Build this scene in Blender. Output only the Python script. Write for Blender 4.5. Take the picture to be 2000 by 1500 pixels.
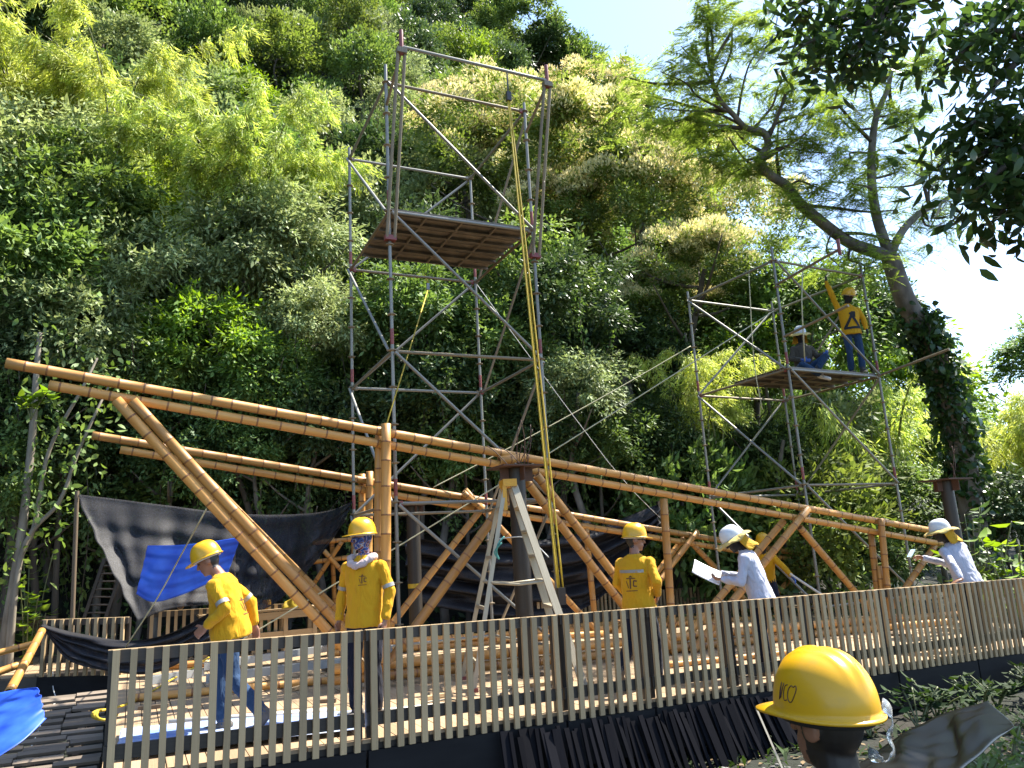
import bpy, bmesh, math, random
import numpy as np
from mathutils import Vector, Matrix, kdtree, noise
from mathutils.bvhtree import BVHTree

for o in list(bpy.data.objects):
    bpy.data.objects.remove(o)
S = bpy.context.scene
COL = S.collection
R = math.radians
rnd = random.Random(7)

# ------------------------------------------------------------------ camera
F, CAMZ = 1484.0, 1.42                      # focal length in pixels of the 2000 px wide photograph
PITCH, ROLL = R(12.37), R(3.36)
_cp, _sp = math.cos(PITCH), math.sin(PITCH)
CAM = Vector((0, 0, CAMZ))
FW = Vector((0, _cp, _sp))
_u0, _r0 = Vector((0, -_sp, _cp)), Vector((1, 0, 0))
RT = _r0 * math.cos(ROLL) - _u0 * math.sin(ROLL)
UP = _r0 * math.sin(ROLL) + _u0 * math.cos(ROLL)
cd = bpy.data.cameras.new('camera')
cam = bpy.data.objects.new('camera', cd)
COL.objects.link(cam)
cd.sensor_width = 36.0
cd.lens = F / 2000 * 36.0
cd.clip_start, cd.clip_end = 0.05, 2000
cam.matrix_world = Matrix(((RT.x, UP.x, -FW.x, 0), (RT.y, UP.y, -FW.y, 0), (RT.z, UP.z, -FW.z, CAMZ), (0, 0, 0, 1)))
S.camera = cam

# ------------------------------------------------------------------ sky, sun, exposure
SUN_AZ, SUN_EL = R(63), R(57)               # azimuth clockwise from +Y (towards the right)
W = bpy.data.worlds.new('World')
S.world = W
W.use_nodes = True
nt = W.node_tree
sky = nt.nodes.new('ShaderNodeTexSky')
sky.sky_type = 'NISHITA'
sky.sun_disc = False
sky.sun_elevation = SUN_EL
sky.sun_rotation = SUN_AZ
sky.altitude = 1200
sky.air_density = 1.0
sky.dust_density = 1.4
sky.ozone_density = 1.0
bg = nt.nodes['Background']
bg.inputs[1].default_value = 0.14
nt.links.new(sky.outputs[0], bg.inputs[0])
sl = bpy.data.lights.new('sun', 'SUN')
sl.energy = 5.0
sl.angle = R(0.53)
sl.color = (1.0, 0.94, 0.84)
sun = bpy.data.objects.new('sun', sl)
COL.objects.link(sun)
SUNV = Vector((math.sin(SUN_AZ) * math.cos(SUN_EL), math.cos(SUN_AZ) * math.cos(SUN_EL), math.sin(SUN_EL)))
sun.rotation_euler = SUNV.to_track_quat('Z', 'Y').to_euler()
sun.location = (20, 10, 30)
S.view_settings.view_transform = 'Standard'
S.view_settings.look = 'None'
S.view_settings.gamma = 1.0
S.view_settings.use_curve_mapping = False
S.view_settings.exposure = 1.78
S.render.engine = 'CYCLES'
S.cycles.max_bounces = 4
S.cycles.diffuse_bounces = 2
S.cycles.glossy_bounces = 2
S.cycles.transparent_max_bounces = 6

# ------------------------------------------------------------------ pixel -> place
def ray(x, y): return FW + RT * ((x - 1000) / F) + UP * ((750 - y) / F)
def at(x, y, d): return CAM + ray(x, y) * d
def onplane(x, y, p0, n):
    d = ray(x, y)
    return CAM + d * ((Vector(p0) - CAM).dot(n) / d.dot(n))
YAW = 0.465                                 # the site's own axis: fence, deck, trusses and towers follow it
U, V = Vector((math.cos(YAW), math.sin(YAW), 0)), Vector((-math.sin(YAW), math.cos(YAW), 0))
ZV = Vector((0, 0, 1))
O = Vector((-3.2, 6.05, 0))
K = 0.02                                    # the deck falls 2 % along the fence
DN = Vector((K * U.x, K * U.y, 1.0))
def deckz(x, y): return -K * ((x - O.x) * U.x + (y - O.y) * U.y)
def ondeck(x, y, off=0.0): return onplane(x, y, O + ZV * off, DN)
def uv(s, t, z=0.0):
    p = O + U * s + V * t
    return Vector((p.x, p.y, deckz(p.x, p.y) + z))

# ------------------------------------------------------------------ mesh and object helpers
def mk(name, verts, faces, mats=(), smooth=False, mi=None):
    me = bpy.data.meshes.new(name)
    me.from_pydata([tuple(v) for v in verts], [], faces)
    for m in mats:
        me.materials.append(m)
    if mi is not None:
        me.polygons.foreach_set('material_index', mi)
    if smooth:
        me.polygons.foreach_set('use_smooth', [True] * len(me.polygons))
    me.update()
    return me
def tag(o, label=None, cat=None, group=None, kind=None):
    if label: o['label'] = label
    if cat: o['category'] = cat
    if group: o['group'] = group
    if kind: o['kind'] = kind
    return o
def thing(name, loc, label=None, cat=None, group=None):
    o = bpy.data.objects.new(name, None)
    o.empty_display_size = 0.1
    o.location = loc
    COL.objects.link(o)
    return tag(o, label, cat, group)
def put(name, me, parent=None, mw=None):
    """a mesh object; mw is its place in the world, parents are unrotated empties or meshes at mw"""
    o = bpy.data.objects.new(name, me)
    COL.objects.link(o)
    mw = mw or Matrix.Identity(4)
    if parent is not None:
        o.parent = parent
        o.matrix_parent_inverse = (PW(parent)).inverted()
    o.matrix_basis = mw
    return o
def PW(o):
    if o.parent is None:
        return o.matrix_basis.copy()
    return PW(o.parent) @ o.matrix_parent_inverse @ o.matrix_basis
def frame(p0, p1, up=ZV):
    """matrix with z along p0->p1"""
    z = (Vector(p1) - Vector(p0)).normalized()
    x = Vector(up).cross(z)
    if x.length < 1e-4: x = Vector((1, 0, 0)).cross(z)
    if x.length < 1e-4: x = Vector((0, 1, 0)).cross(z)
    x.normalize()
    y = z.cross(x)
    return Matrix(((x.x, y.x, z.x, p0[0]), (x.y, y.y, z.y, p0[1]), (x.z, y.z, z.z, p0[2]), (0, 0, 0, 1)))
def ring(n, r, z): return [(r * math.cos(2 * math.pi * i / n), r * math.sin(2 * math.pi * i / n), z) for i in range(n)]
def loft(rings, cap=True):
    n = len(rings[0])
    vs = [v for r_ in rings for v in r_]
    fs = []
    for k in range(len(rings) - 1):
        a, b = k * n, (k + 1) * n
        for i in range(n):
            j = (i + 1) % n
            fs.append((a + i, a + j, b + j, b + i))
    if cap:
        fs.append(tuple(range(n - 1, -1, -1)))
        fs.append(tuple(range((len(rings) - 1) * n, len(rings) * n)))
    return vs, fs
_tubes = {}
def unit_tube(mat, n=10):
    k = (mat.name, n)
    if k not in _tubes:
        vs, fs = loft([ring(n, 1, 0), ring(n, 1, 1)])
        me = mk('tube', vs, fs, [mat], True)
        for p in me.polygons:
            if len(p.vertices) > 4: p.use_smooth = False
        _tubes[k] = me
    return _tubes[k]
def tube(name, p0, p1, r, mat, parent=None, n=10):
    p0, p1 = Vector(p0), Vector(p1)
    L = (p1 - p0).length
    return put(name, unit_tube(mat, n), parent, frame(p0, p1) @ Matrix.Diagonal((r, r, L, 1)))
_boxes = {}
def unit_box(mat):
    if mat.name not in _boxes:
        v = [(x, y, z) for x in (-.5, .5) for y in (-.5, .5) for z in (-.5, .5)]
        f = [(0, 1, 3, 2), (4, 6, 7, 5), (0, 4, 5, 1), (2, 3, 7, 6), (0, 2, 6, 4), (1, 5, 7, 3)]
        _boxes[mat.name] = mk('board', v, f, [mat])
    return _boxes[mat.name]
def box(name, c, ax, ay, az, sx, sy, sz, mat, parent=None):
    ax, ay, az = Vector(ax).normalized(), Vector(ay).normalized(), Vector(az).normalized()
    m = Matrix(((ax.x, ay.x, az.x, c[0]), (ax.y, ay.y, az.y, c[1]), (ax.z, ay.z, az.z, c[2]), (0, 0, 0, 1)))
    return put(name, unit_box(mat), parent, m @ Matrix.Diagonal((sx, sy, sz, 1)))
def bar(name, p0, p1, w, h, mat, parent=None, up=ZV):
    """rectangular bar from p0 to p1: w across, h along 'up'"""
    p0, p1 = Vector(p0), Vector(p1)
    m = frame(p0, p1, up)
    L = (p1 - p0).length
    return put(name, unit_box(mat), parent, m @ Matrix.Translation((0, 0, L / 2)) @ Matrix.Diagonal((w, h, L, 1)))
def path_mesh(name, pts, r, mat, n=6, closed=False):
    pts = [Vector(p) for p in pts]
    rs = r if isinstance(r, (list, tuple)) else [r] * len(pts)
    rings = []
    prev = None
    for i, p in enumerate(pts):
        d = (pts[min(i + 1, len(pts) - 1)] - pts[max(i - 1, 0)])
        if d.length < 1e-9: d = ZV
        d.normalize()
        if prev is None:
            x = d.orthogonal().normalized()
        else:
            x = (prev - d * prev.dot(d))
            x = x.normalized() if x.length > 1e-6 else d.orthogonal().normalized()
        prev = x
        y = d.cross(x)
        rings.append([tuple(p + (x * math.cos(2 * math.pi * k / n) + y * math.sin(2 * math.pi * k / n)) * rs[i]) for k in range(n)])
    vs, fs = loft(rings)
    return mk(name, vs, fs, [mat], True)
def smooth_path(pts, k=6):
    pts = [Vector(p) for p in pts]
    if len(pts) < 3: return pts
    out = []
    for i in range(len(pts) - 1):
        a, b = pts[max(i - 1, 0)], pts[i]
        c, d = pts[i + 1], pts[min(i + 2, len(pts) - 1)]
        for j in range(k):
            t = j / k
            out.append(0.5 * ((2 * b) + (c - a) * t + (2 * a - 5 * b + 4 * c - d) * t * t + (3 * b - a - 3 * c + d) * t ** 3))
    out.append(pts[-1])
    return out

# ------------------------------------------------------------------ materials
def newmat(name):
    m = bpy.data.materials.new(name)
    m.use_nodes = True
    n = m.node_tree.nodes
    return m, n, m.node_tree.links, n['Principled BSDF']
def mat(name, c1, c2=None, rough=0.6, metal=0.0, scale=(4, 4, 4), spec=0.5, bump=0.0, detail=6, coord='Object', rand=0.0, nscale=1.0, coat=0.0, ramp=(0.3, 0.7)):
    m, n, l, b = newmat(name)
    b.inputs['Roughness'].default_value = rough
    b.inputs['Metallic'].default_value = metal
    b.inputs['Specular IOR Level'].default_value = spec
    if coat: b.inputs['Coat Weight'].default_value = coat
    if c2 is None:
        c2 = tuple(x * 0.8 for x in c1)
    tc = n.new('ShaderNodeTexCoord')
    mp = n.new('ShaderNodeMapping')
    mp.inputs['Scale'].default_value = scale
    nz = n.new('ShaderNodeTexNoise')
    nz.inputs['Detail'].default_value = detail
    nz.inputs['Scale'].default_value = nscale
    l.new(tc.outputs[coord], mp.inputs[0])
    l.new(mp.outputs[0], nz.inputs['Vector'])
    rp = n.new('ShaderNodeValToRGB')
    rp.color_ramp.elements[0].position, rp.color_ramp.elements[1].position = ramp
    rp.color_ramp.elements[0].color = (*c1, 1)
    rp.color_ramp.elements[1].color = (*c2, 1)
    l.new(nz.outputs['Fac'], rp.inputs[0])
    out = rp.outputs[0]
    if rand:
        oi = n.new('ShaderNodeObjectInfo')
        mr = n.new('ShaderNodeMapRange')
        mr.inputs['To Min'].default_value = 1 - rand
        mr.inputs['To Max'].default_value = 1 + rand
        l.new(oi.outputs['Random'], mr.inputs[0])
        hs = n.new('ShaderNodeHueSaturation')
        l.new(mr.outputs[0], hs.inputs['Value'])
        l.new(out, hs.inputs['Color'])
        out = hs.outputs[0]
        ad = n.new('ShaderNodeVectorMath'); ad.operation = 'ADD'
        cm = n.new('ShaderNodeVectorMath'); cm.operation = 'SCALE'
        cm.inputs[0].default_value = (37, 53, 71)
        l.new(oi.outputs['Random'], cm.inputs['Scale'])
        l.new(tc.outputs[coord], ad.inputs[0]); l.new(cm.outputs[0], ad.inputs[1])
        l.new(ad.outputs[0], mp.inputs[0])
    l.new(out, b.inputs['Base Color'])
    if bump:
        bp = n.new('ShaderNodeBump')
        bp.inputs['Strength'].default_value = bump
        bp.inputs['Distance'].default_value = 0.02
        l.new(nz.outputs['Fac'], bp.inputs['Height'])
        l.new(bp.outputs[0], b.inputs['Normal'])
    return m
def leafmat(name, c1, c2, trans=0.35, rough=0.58, tc=None, objvar=0.17, clump=2.2):
    m, n, l, b = newmat(name)
    geo = n.new('ShaderNodeNewGeometry')
    oi = n.new('ShaderNodeObjectInfo')
    mx = n.new('ShaderNodeMix'); mx.data_type = 'RGBA'
    mx.inputs[6].default_value = (*c1, 1); mx.inputs[7].default_value = (*c2, 1)
    l.new(geo.outputs['Random Per Island'], mx.inputs[0])
    hs = n.new('ShaderNodeHueSaturation')
    mr = n.new('ShaderNodeMapRange')
    mr.inputs['To Min'].default_value = 1 - objvar; mr.inputs['To Max'].default_value = 1 + objvar
    l.new(oi.outputs['Random'], mr.inputs[0])
    l.new(mr.outputs[0], hs.inputs['Value'])
    ml = n.new('ShaderNodeMath'); ml.operation = 'MULTIPLY'; ml.inputs[1].default_value = 7.31
    fr = n.new('ShaderNodeMath'); fr.operation = 'FRACT'
    l.new(oi.outputs['Random'], ml.inputs[0]); l.new(ml.outputs[0], fr.inputs[0])
    mh = n.new('ShaderNodeMapRange'); mh.inputs['To Min'].default_value = 0.490; mh.inputs['To Max'].default_value = 0.508
    l.new(fr.outputs[0], mh.inputs[0]); l.new(mh.outputs[0], hs.inputs['Hue'])
    tcx = n.new('ShaderNodeTexCoord'); nz = n.new('ShaderNodeTexNoise'); nz.inputs['Scale'].default_value = clump; nz.inputs['Detail'].default_value = 1.5
    l.new(tcx.outputs['Object'], nz.inputs['Vector'])
    mv = n.new('ShaderNodeMapRange'); mv.inputs['From Min'].default_value = 0.32; mv.inputs['From Max'].default_value = 0.68; mv.inputs['To Min'].default_value = 0.62; mv.inputs['To Max'].default_value = 1.38
    l.new(nz.outputs['Fac'], mv.inputs[0])
    hv = n.new('ShaderNodeHueSaturation'); l.new(mv.outputs[0], hv.inputs['Value']); l.new(mx.outputs[2], hv.inputs['Color'])
    l.new(hv.outputs[0], hs.inputs['Color'])
    l.new(hs.outputs[0], b.inputs['Base Color'])
    b.inputs['Roughness'].default_value = rough
    b.inputs['Specular IOR Level'].default_value = 0.4
    t = n.new('ShaderNodeBsdfTranslucent')
    hs2 = n.new('ShaderNodeHueSaturation'); hs2.inputs['Saturation'].default_value = 1.15; hs2.inputs['Value'].default_value = 1.5; hs2.inputs['Hue'].default_value = 0.485
    l.new(hs.outputs[0], hs2.inputs['Color']); l.new(hs2.outputs[0], t.inputs['Color'])
    ms = n.new('ShaderNodeMixShader'); ms.inputs[0].default_value = trans
    l.new(b.outputs[0], ms.inputs[1]); l.new(t.outputs[0], ms.inputs[2])
    l.new(ms.outputs[0], n['Material Output'].inputs[0])
    return m
M = {}
M['bamboo'] = mat('bamboo', (0.48, 0.245, 0.058), (0.33, 0.148, 0.033), rough=0.5, scale=(16, 16, 1.3), rand=0.20, spec=0.5, detail=8, bump=0.05)
M['bamboo_node'] = mat('bamboo_node', (0.15, 0.058, 0.015), (0.24, 0.10, 0.026), rough=0.5, scale=(30, 30, 30))
M['bamboo_cut'] = mat('bamboo_cut', (0.55, 0.36, 0.15), (0.4, 0.22, 0.08), rough=0.7, scale=(40, 40, 40))
M['slat'] = mat('slat_wood', (0.42, 0.305, 0.165), (0.27, 0.185, 0.095), rough=0.65, scale=(60, 60, 3), rand=0.24, bump=0.15, detail=8)
M['deck'] = mat('deck_wood', (0.38, 0.275, 0.165), (0.27, 0.185, 0.105), rough=0.55, scale=(25, 1.2, 25), rand=0.2, bump=0.12, detail=8)
M['lumber'] = mat('lumber', (0.40, 0.29, 0.16), (0.28, 0.19, 0.095), rough=0.7, scale=(30, 30, 3), rand=0.15)
M['oldwood'] = mat('old_wood', (0.20, 0.145, 0.09), (0.11, 0.08, 0.05), rough=0.8, scale=(20, 20, 2), rand=0.2, bump=0.2)
M['black_steel'] = mat('black_steel', (0.022, 0.019, 0.017), (0.035, 0.028, 0.024), rough=0.42, scale=(6, 6, 6))
M['column'] = mat('column_steel', (0.036, 0.030, 0.022), (0.024, 0.020, 0.016), rough=0.5, scale=(5, 5, 2), spec=0.4)
M['rust'] = mat('rusty_steel', (0.10, 0.045, 0.025), (0.05, 0.028, 0.02), rough=0.75, scale=(14, 14, 14))
M['galv'] = mat('galvanised_tube', (0.25, 0.245, 0.215), (0.16, 0.145, 0.115), rough=0.45, metal=0.3, scale=(9, 9, 3), rand=0.16, ramp=(0.35, 0.75))
M['galv_dirty'] = mat('dirty_tube', (0.26, 0.21, 0.135), (0.15, 0.115, 0.07), rough=0.55, metal=0.2, scale=(8, 8, 2.5), rand=0.15)
M['redpaint'] = mat('red_paint', (0.27, 0.050, 0.045), (0.17, 0.06, 0.05), rough=0.5, scale=(12, 12, 12))
M['plank_steel'] = mat('scaffold_plank', (0.23, 0.19, 0.14), (0.14, 0.112, 0.08), rough=0.6, metal=0.1, scale=(6, 1.0, 6), rand=0.12)
M['darkslat'] = mat('dark_slat', (0.004, 0.004, 0.006), (0.009, 0.009, 0.011), rough=0.65, scale=(40, 40, 3), rand=0.3, spec=0.04)
M['brownslat'] = mat('brown_slat', (0.10, 0.076, 0.056), (0.20, 0.16, 0.12), rough=0.6, scale=(40, 40, 3), rand=0.25)
M['ladder_al'] = mat('ladder_fibre', (0.40, 0.35, 0.245), (0.29, 0.25, 0.17), rough=0.5, scale=(10, 10, 6), metal=0.15)
M['ladder_y'] = mat('ladder_yellow', (0.60, 0.30, 0.008), (0.50, 0.24, 0.008), rough=0.4)
M['yrope'] = mat('yellow_strap', (0.52, 0.37, 0.02), (0.36, 0.25, 0.02), rough=0.6, scale=(20, 20, 20))
M['prope'] = mat('pale_rope', (0.50, 0.47, 0.30), (0.40, 0.37, 0.22), rough=0.8, scale=(40, 40, 40))
M['wrope'] = mat('white_cord', (0.62, 0.62, 0.58), rough=0.7)
M['grope'] = mat('green_rope', (0.05, 0.22, 0.19), rough=0.7)
M['cable'] = mat('steel_cable', (0.12, 0.12, 0.11), rough=0.5, metal=0.5)
M['whitepvc'] = mat('white_pvc', (0.56, 0.55, 0.50), (0.45, 0.43, 0.38), rough=0.4, scale=(5, 5, 2))
M['greysteel'] = mat('grey_profile', (0.32, 0.34, 0.34), (0.25, 0.265, 0.27), rough=0.4, metal=0.4, scale=(3, 3, 3))
M['sheet'] = mat('pale_blue_sheet', (0.14, 0.24, 0.56), (0.42, 0.48, 0.60), rough=0.4, scale=(2, 5, 5))
M['skin'] = mat('skin', (0.28, 0.13, 0.075), (0.22, 0.10, 0.055), rough=0.5, scale=(9, 9, 9))
M['hair'] = mat('hair', (0.012, 0.009, 0.008), rough=0.5, scale=(60, 60, 60))
M['paper'] = mat('paper', (0.80, 0.80, 0.80), (0.76, 0.76, 0.76), rough=0.7)
M['phone'] = mat('phone_screen', (0.55, 0.70, 0.72), rough=0.15)
M['cardboard'] = mat('cardboard', (0.55, 0.40, 0.22), (0.48, 0.34, 0.18), rough=0.8)
M['hat_y'] = mat('yellow_hat_shell', (0.62, 0.330, 0.004), (0.48, 0.275, 0.030), rough=0.36, spec=0.45, scale=(14, 14, 22), coat=0.10, detail=12, ramp=(0.52, 0.82))
M['hat_w'] = mat('white_hat_shell', (0.60, 0.63, 0.65), (0.52, 0.55, 0.57), rough=0.3)
M['hatband'] = mat('hat_harness', (0.55, 0.53, 0.48), rough=0.6)
M['marker'] = mat('marker_ink', (0.05, 0.012, 0.02), rough=0.5)
M['black'] = mat('black_cloth', (0.012, 0.012, 0.014), rough=0.8)
M['refl'] = mat('reflective_band', (0.32, 0.31, 0.28), rough=0.4, metal=0.3)
M['boot'] = mat('boot', (0.06, 0.05, 0.045), (0.10, 0.09, 0.08), rough=0.7, scale=(20, 20, 20))
M['sole'] = mat('boot_sole', (0.55, 0.53, 0.48), rough=0.7)
M['glove'] = mat('blue_glove', (0.05, 0.12, 0.42), rough=0.6)
M['dglove'] = mat('dark_glove', (0.03, 0.035, 0.05), rough=0.7)
M['ink'] = mat('shirt_print', (0.10, 0.035, 0.015), rough=0.8)
def cloth(name, c1, c2, rough=0.85, fold=0.5, scale=(5, 5, 2.2)):
    m, n, l, b = newmat(name)
    b.inputs['Roughness'].default_value = rough
    b.inputs['Specular IOR Level'].default_value = 0.2
    b.inputs['Sheen Weight'].default_value = 0.04
    tc = n.new('ShaderNodeTexCoord')
    mp = n.new('ShaderNodeMapping'); mp.inputs['Scale'].default_value = scale
    nz = n.new('ShaderNodeTexNoise'); nz.inputs['Detail'].default_value = 2.5; nz.inputs['Scale'].default_value = 1.6; nz.inputs['Distortion'].default_value = 1.6
    l.new(tc.outputs['Object'], mp.inputs[0]); l.new(mp.outputs[0], nz.inputs['Vector'])
    n2 = n.new('ShaderNodeTexNoise'); n2.inputs['Scale'].default_value = 9; n2.inputs['Detail'].default_value = 4
    l.new(tc.outputs['Object'], n2.inputs['Vector'])
    rp = n.new('ShaderNodeMix'); rp.data_type = 'RGBA'
    rp.inputs[6].default_value = (*c1, 1); rp.inputs[7].default_value = (*c2, 1)
    l.new(n2.outputs['Fac'], rp.inputs[0]); l.new(rp.outputs[2], b.inputs['Base Color'])
    bp = n.new('ShaderNodeBump'); bp.inputs['Strength'].default_value = fold; bp.inputs['Distance'].default_value = 0.06
    l.new(nz.outputs['Fac'], bp.inputs['Height']); l.new(bp.outputs[0], b.inputs['Normal'])
    return m
M['shirt_y'] = cloth('yellow_shirt', (0.56, 0.295, 0.010), (0.47, 0.24, 0.009))
M['shirt_w'] = cloth('white_shirt', (0.44, 0.455, 0.54), (0.38, 0.395, 0.475))
M['shirt_k'] = cloth('dark_shirt', (0.05, 0.045, 0.035), (0.08, 0.07, 0.055))
M['jeans'] = cloth('blue_jeans', (0.016, 0.036, 0.085), (0.028, 0.062, 0.125))
M['trousers'] = cloth('navy_trousers', (0.006, 0.008, 0.016), (0.012, 0.014, 0.026))
M['towel'] = cloth('pink_towel', (0.48, 0.385, 0.37), (0.42, 0.335, 0.32))
M['flap'] = cloth('sun_flap', (0.56, 0.32, 0.025), (0.48, 0.27, 0.025), fold=0.7)
M['brimcloth'] = cloth('sun_brim', (0.56, 0.43, 0.15), (0.48, 0.36, 0.12), fold=0.4)
def scarf():
    m, n, l, b = newmat('printed_scarf')
    tc = n.new('ShaderNodeTexCoord')
    vo = n.new('ShaderNodeTexNoise'); vo.inputs['Scale'].default_value = 11; vo.inputs['Distortion'].default_value = 2.5
    l.new(tc.outputs['Object'], vo.inputs['Vector'])
    rp = n.new('ShaderNodeValToRGB'); rp.color_ramp.interpolation = 'CONSTANT'
    cs = [(0, (0.01, 0.012, 0.05)), (0.42, (0.02, 0.05, 0.2)), (0.53, (0.30, 0.28, 0.26)), (0.57, (0.16, 0.02, 0.03)), (0.62, (0.01, 0.01, 0.03)), (0.74, (0.35, 0.3, 0.28))]
    while len(rp.color_ramp.elements) < len(cs): rp.color_ramp.elements.new(0.5)
    for e, (p, c) in zip(rp.color_ramp.elements, cs):
        e.position = p; e.color = (*c, 1)
    l.new(vo.outputs['Fac'], rp.inputs[0]); l.new(rp.outputs[0], b.inputs['Base Color'])
    b.inputs['Roughness'].default_value = 0.8
    return m
M['scarf'] = scarf()
def netmat(name, alpha, c=(0.010, 0.010, 0.012)):
    m, n, l, b = newmat(name)
    b.inputs['Base Color'].default_value = (*c, 1)
    b.inputs['Roughness'].default_value = 0.6
    b.inputs['Specular IOR Level'].default_value = 0.35
    tc = n.new('ShaderNodeTexCoord')
    nz = n.new('ShaderNodeTexNoise'); nz.inputs['Scale'].default_value = 90; nz.inputs['Detail'].default_value = 2
    l.new(tc.outputs['Object'], nz.inputs['Vector'])
    n3 = n.new('ShaderNodeTexNoise'); n3.inputs['Scale'].default_value = 1.3; n3.inputs['Detail'].default_value = 3
    l.new(tc.outputs['Object'], n3.inputs['Vector'])
    rp = n.new('ShaderNodeMix'); rp.data_type = 'RGBA'
    rp.inputs[6].default_value = (c[0] * 0.7, c[1] * 0.7, c[2] * 0.7, 1); rp.inputs[7].default_value = (c[0] * 2.6, c[1] * 2.5, c[2] * 2.4, 1)
    l.new(n3.outputs['Fac'], rp.inputs[0]); l.new(rp.outputs[2], b.inputs['Base Color'])
    mr = n.new('ShaderNodeMapRange'); mr.inputs['From Min'].default_value = 0.3; mr.inputs['From Max'].default_value = 0.7
    mr.inputs['To Min'].default_value = 0; mr.inputs['To Max'].default_value = alpha * 2
    l.new(nz.outputs['Fac'], mr.inputs[0])
    tr = n.new('ShaderNodeBsdfTransparent')
    ms = n.new('ShaderNodeMixShader')
    l.new(mr.outputs[0], ms.inputs[0]); l.new(b.outputs[0], ms.inputs[1]); l.new(tr.outputs[0], ms.inputs[2])
    l.new(ms.outputs[0], n['Material Output'].inputs[0])
    return m
M['net'] = netmat('shade_net', 0.34)
M['net2'] = netmat('shade_net_folded', 0.08)
M['plastic'] = mat('black_plastic', (0.003, 0.003, 0.004), (0.006, 0.006, 0.007), rough=0.34, spec=0.07, scale=(3, 3, 3))
M['bluetarp'] = mat('blue_tarp', (0.008, 0.055, 0.42), (0.040, 0.150, 0.66), rough=0.5, scale=(3, 3, 3), detail=7, ramp=(0.35, 0.75))
M['bark'] = mat('bark', (0.085, 0.070, 0.052), (0.17, 0.15, 0.12), rough=0.85, scale=(6, 6, 2.5), bump=0.5, ramp=(0.35, 0.65))
M['barkdark'] = mat('dark_bark', (0.055, 0.042, 0.03), (0.10, 0.08, 0.058), rough=0.9, scale=(6, 6, 2), bump=0.5)
M['barkpale'] = mat('pale_bark', (0.24, 0.205, 0.155), (0.13, 0.11, 0.08), rough=0.85, scale=(7, 7, 3), bump=0.3)
M['culm'] = mat('live_culm', (0.13, 0.14, 0.045), (0.08, 0.09, 0.03), rough=0.5, scale=(10, 10, 3))
M['soil'] = mat('soil', (0.050, 0.038, 0.024), (0.085, 0.068, 0.045), rough=0.95, scale=(1.5, 1.5, 1.5), bump=0.6, detail=10)
def groundmat():
    m, n, l, b = newmat('forest_floor')
    tc = n.new('ShaderNodeTexCoord')
    nz = n.new('ShaderNodeTexNoise'); nz.inputs['Scale'].default_value = 0.9; nz.inputs['Detail'].default_value = 10; nz.inputs['Roughness'].default_value = 0.7
    l.new(tc.outputs['Object'], nz.inputs['Vector'])
    rp = n.new('ShaderNodeValToRGB')
    cs = [(0.3, (0.010, 0.008, 0.005)), (0.48, (0.008, 0.012, 0.004)), (0.6, (0.019, 0.015, 0.010)), (0.75, (0.009, 0.015, 0.005))]
    while len(rp.color_ramp.elements) < len(cs): rp.color_ramp.elements.new(0.5)
    for e, (p, c) in zip(rp.color_ramp.elements, cs):
        e.position = p; e.color = (*c, 1)
    l.new(nz.outputs['Fac'], rp.inputs[0]); l.new(rp.outputs[0], b.inputs['Base Color'])
    b.inputs['Roughness'].default_value = 0.95
    bp = n.new('ShaderNodeBump'); bp.inputs['Strength'].default_value = 0.8; bp.inputs['Distance'].default_value = 0.2
    l.new(nz.outputs['Fac'], bp.inputs['Height']); l.new(bp.outputs[0], b.inputs['Normal'])
    return m
M['ground'] = groundmat()
# foliage
M['leaf_mid'] = leafmat('leaf_mid', (0.080, 0.145, 0.032), (0.165, 0.245, 0.068))
M['leaf_dark'] = leafmat('leaf_dark', (0.035, 0.072, 0.022), (0.095, 0.145, 0.050), trans=0.25, rough=0.45)
M['leaf_pale'] = leafmat('leaf_pale', (0.165, 0.225, 0.085), (0.290, 0.345, 0.150), trans=0.3)
M['leaf_yellow'] = leafmat('leaf_yellow', (0.098, 0.160, 0.032), (0.190, 0.250, 0.066), trans=0.40)
M['leaf_bamboo'] = leafmat('leaf_bamboo', (0.270, 0.370, 0.060), (0.500, 0.560, 0.170), trans=0.42, objvar=0.15)
M['leaf_feather'] = leafmat('leaf_feather', (0.110, 0.175, 0.036), (0.215, 0.290, 0.070), trans=0.58)
M['leaf_glossy'] = leafmat('leaf_glossy', (0.022, 0.050, 0.014), (0.052, 0.098, 0.026), trans=0.32, rough=0.34)
M['leaf_ivy'] = leafmat('leaf_ivy', (0.016, 0.045, 0.012), (0.035, 0.075, 0.018), trans=0.2, rough=0.3)
M['blossom'] = leafmat('blossom', (0.55, 0.50, 0.20), (0.74, 0.68, 0.38), trans=0.3, objvar=0.1)
M['leaf_lime'] = leafmat('leaf_lime', (0.100, 0.180, 0.024), (0.190, 0.280, 0.050), trans=0.42)
M['fascia'] = mat('fascia_board', (0.007, 0.007, 0.008), (0.012, 0.012, 0.013), rough=0.75, spec=0.2)
M['litter'] = leafmat('dry_leaf', (0.10, 0.06, 0.03), (0.22, 0.15, 0.075), trans=0.15)
M['stone'] = mat('stone', (0.10, 0.10, 0.09), (0.20, 0.19, 0.175), rough=0.85, scale=(12, 12, 12))
M['leaf_cover'] = leafmat('leaf_cover', (0.014, 0.032, 0.008), (0.034, 0.066, 0.014), trans=0.25, rough=0.8)

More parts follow.
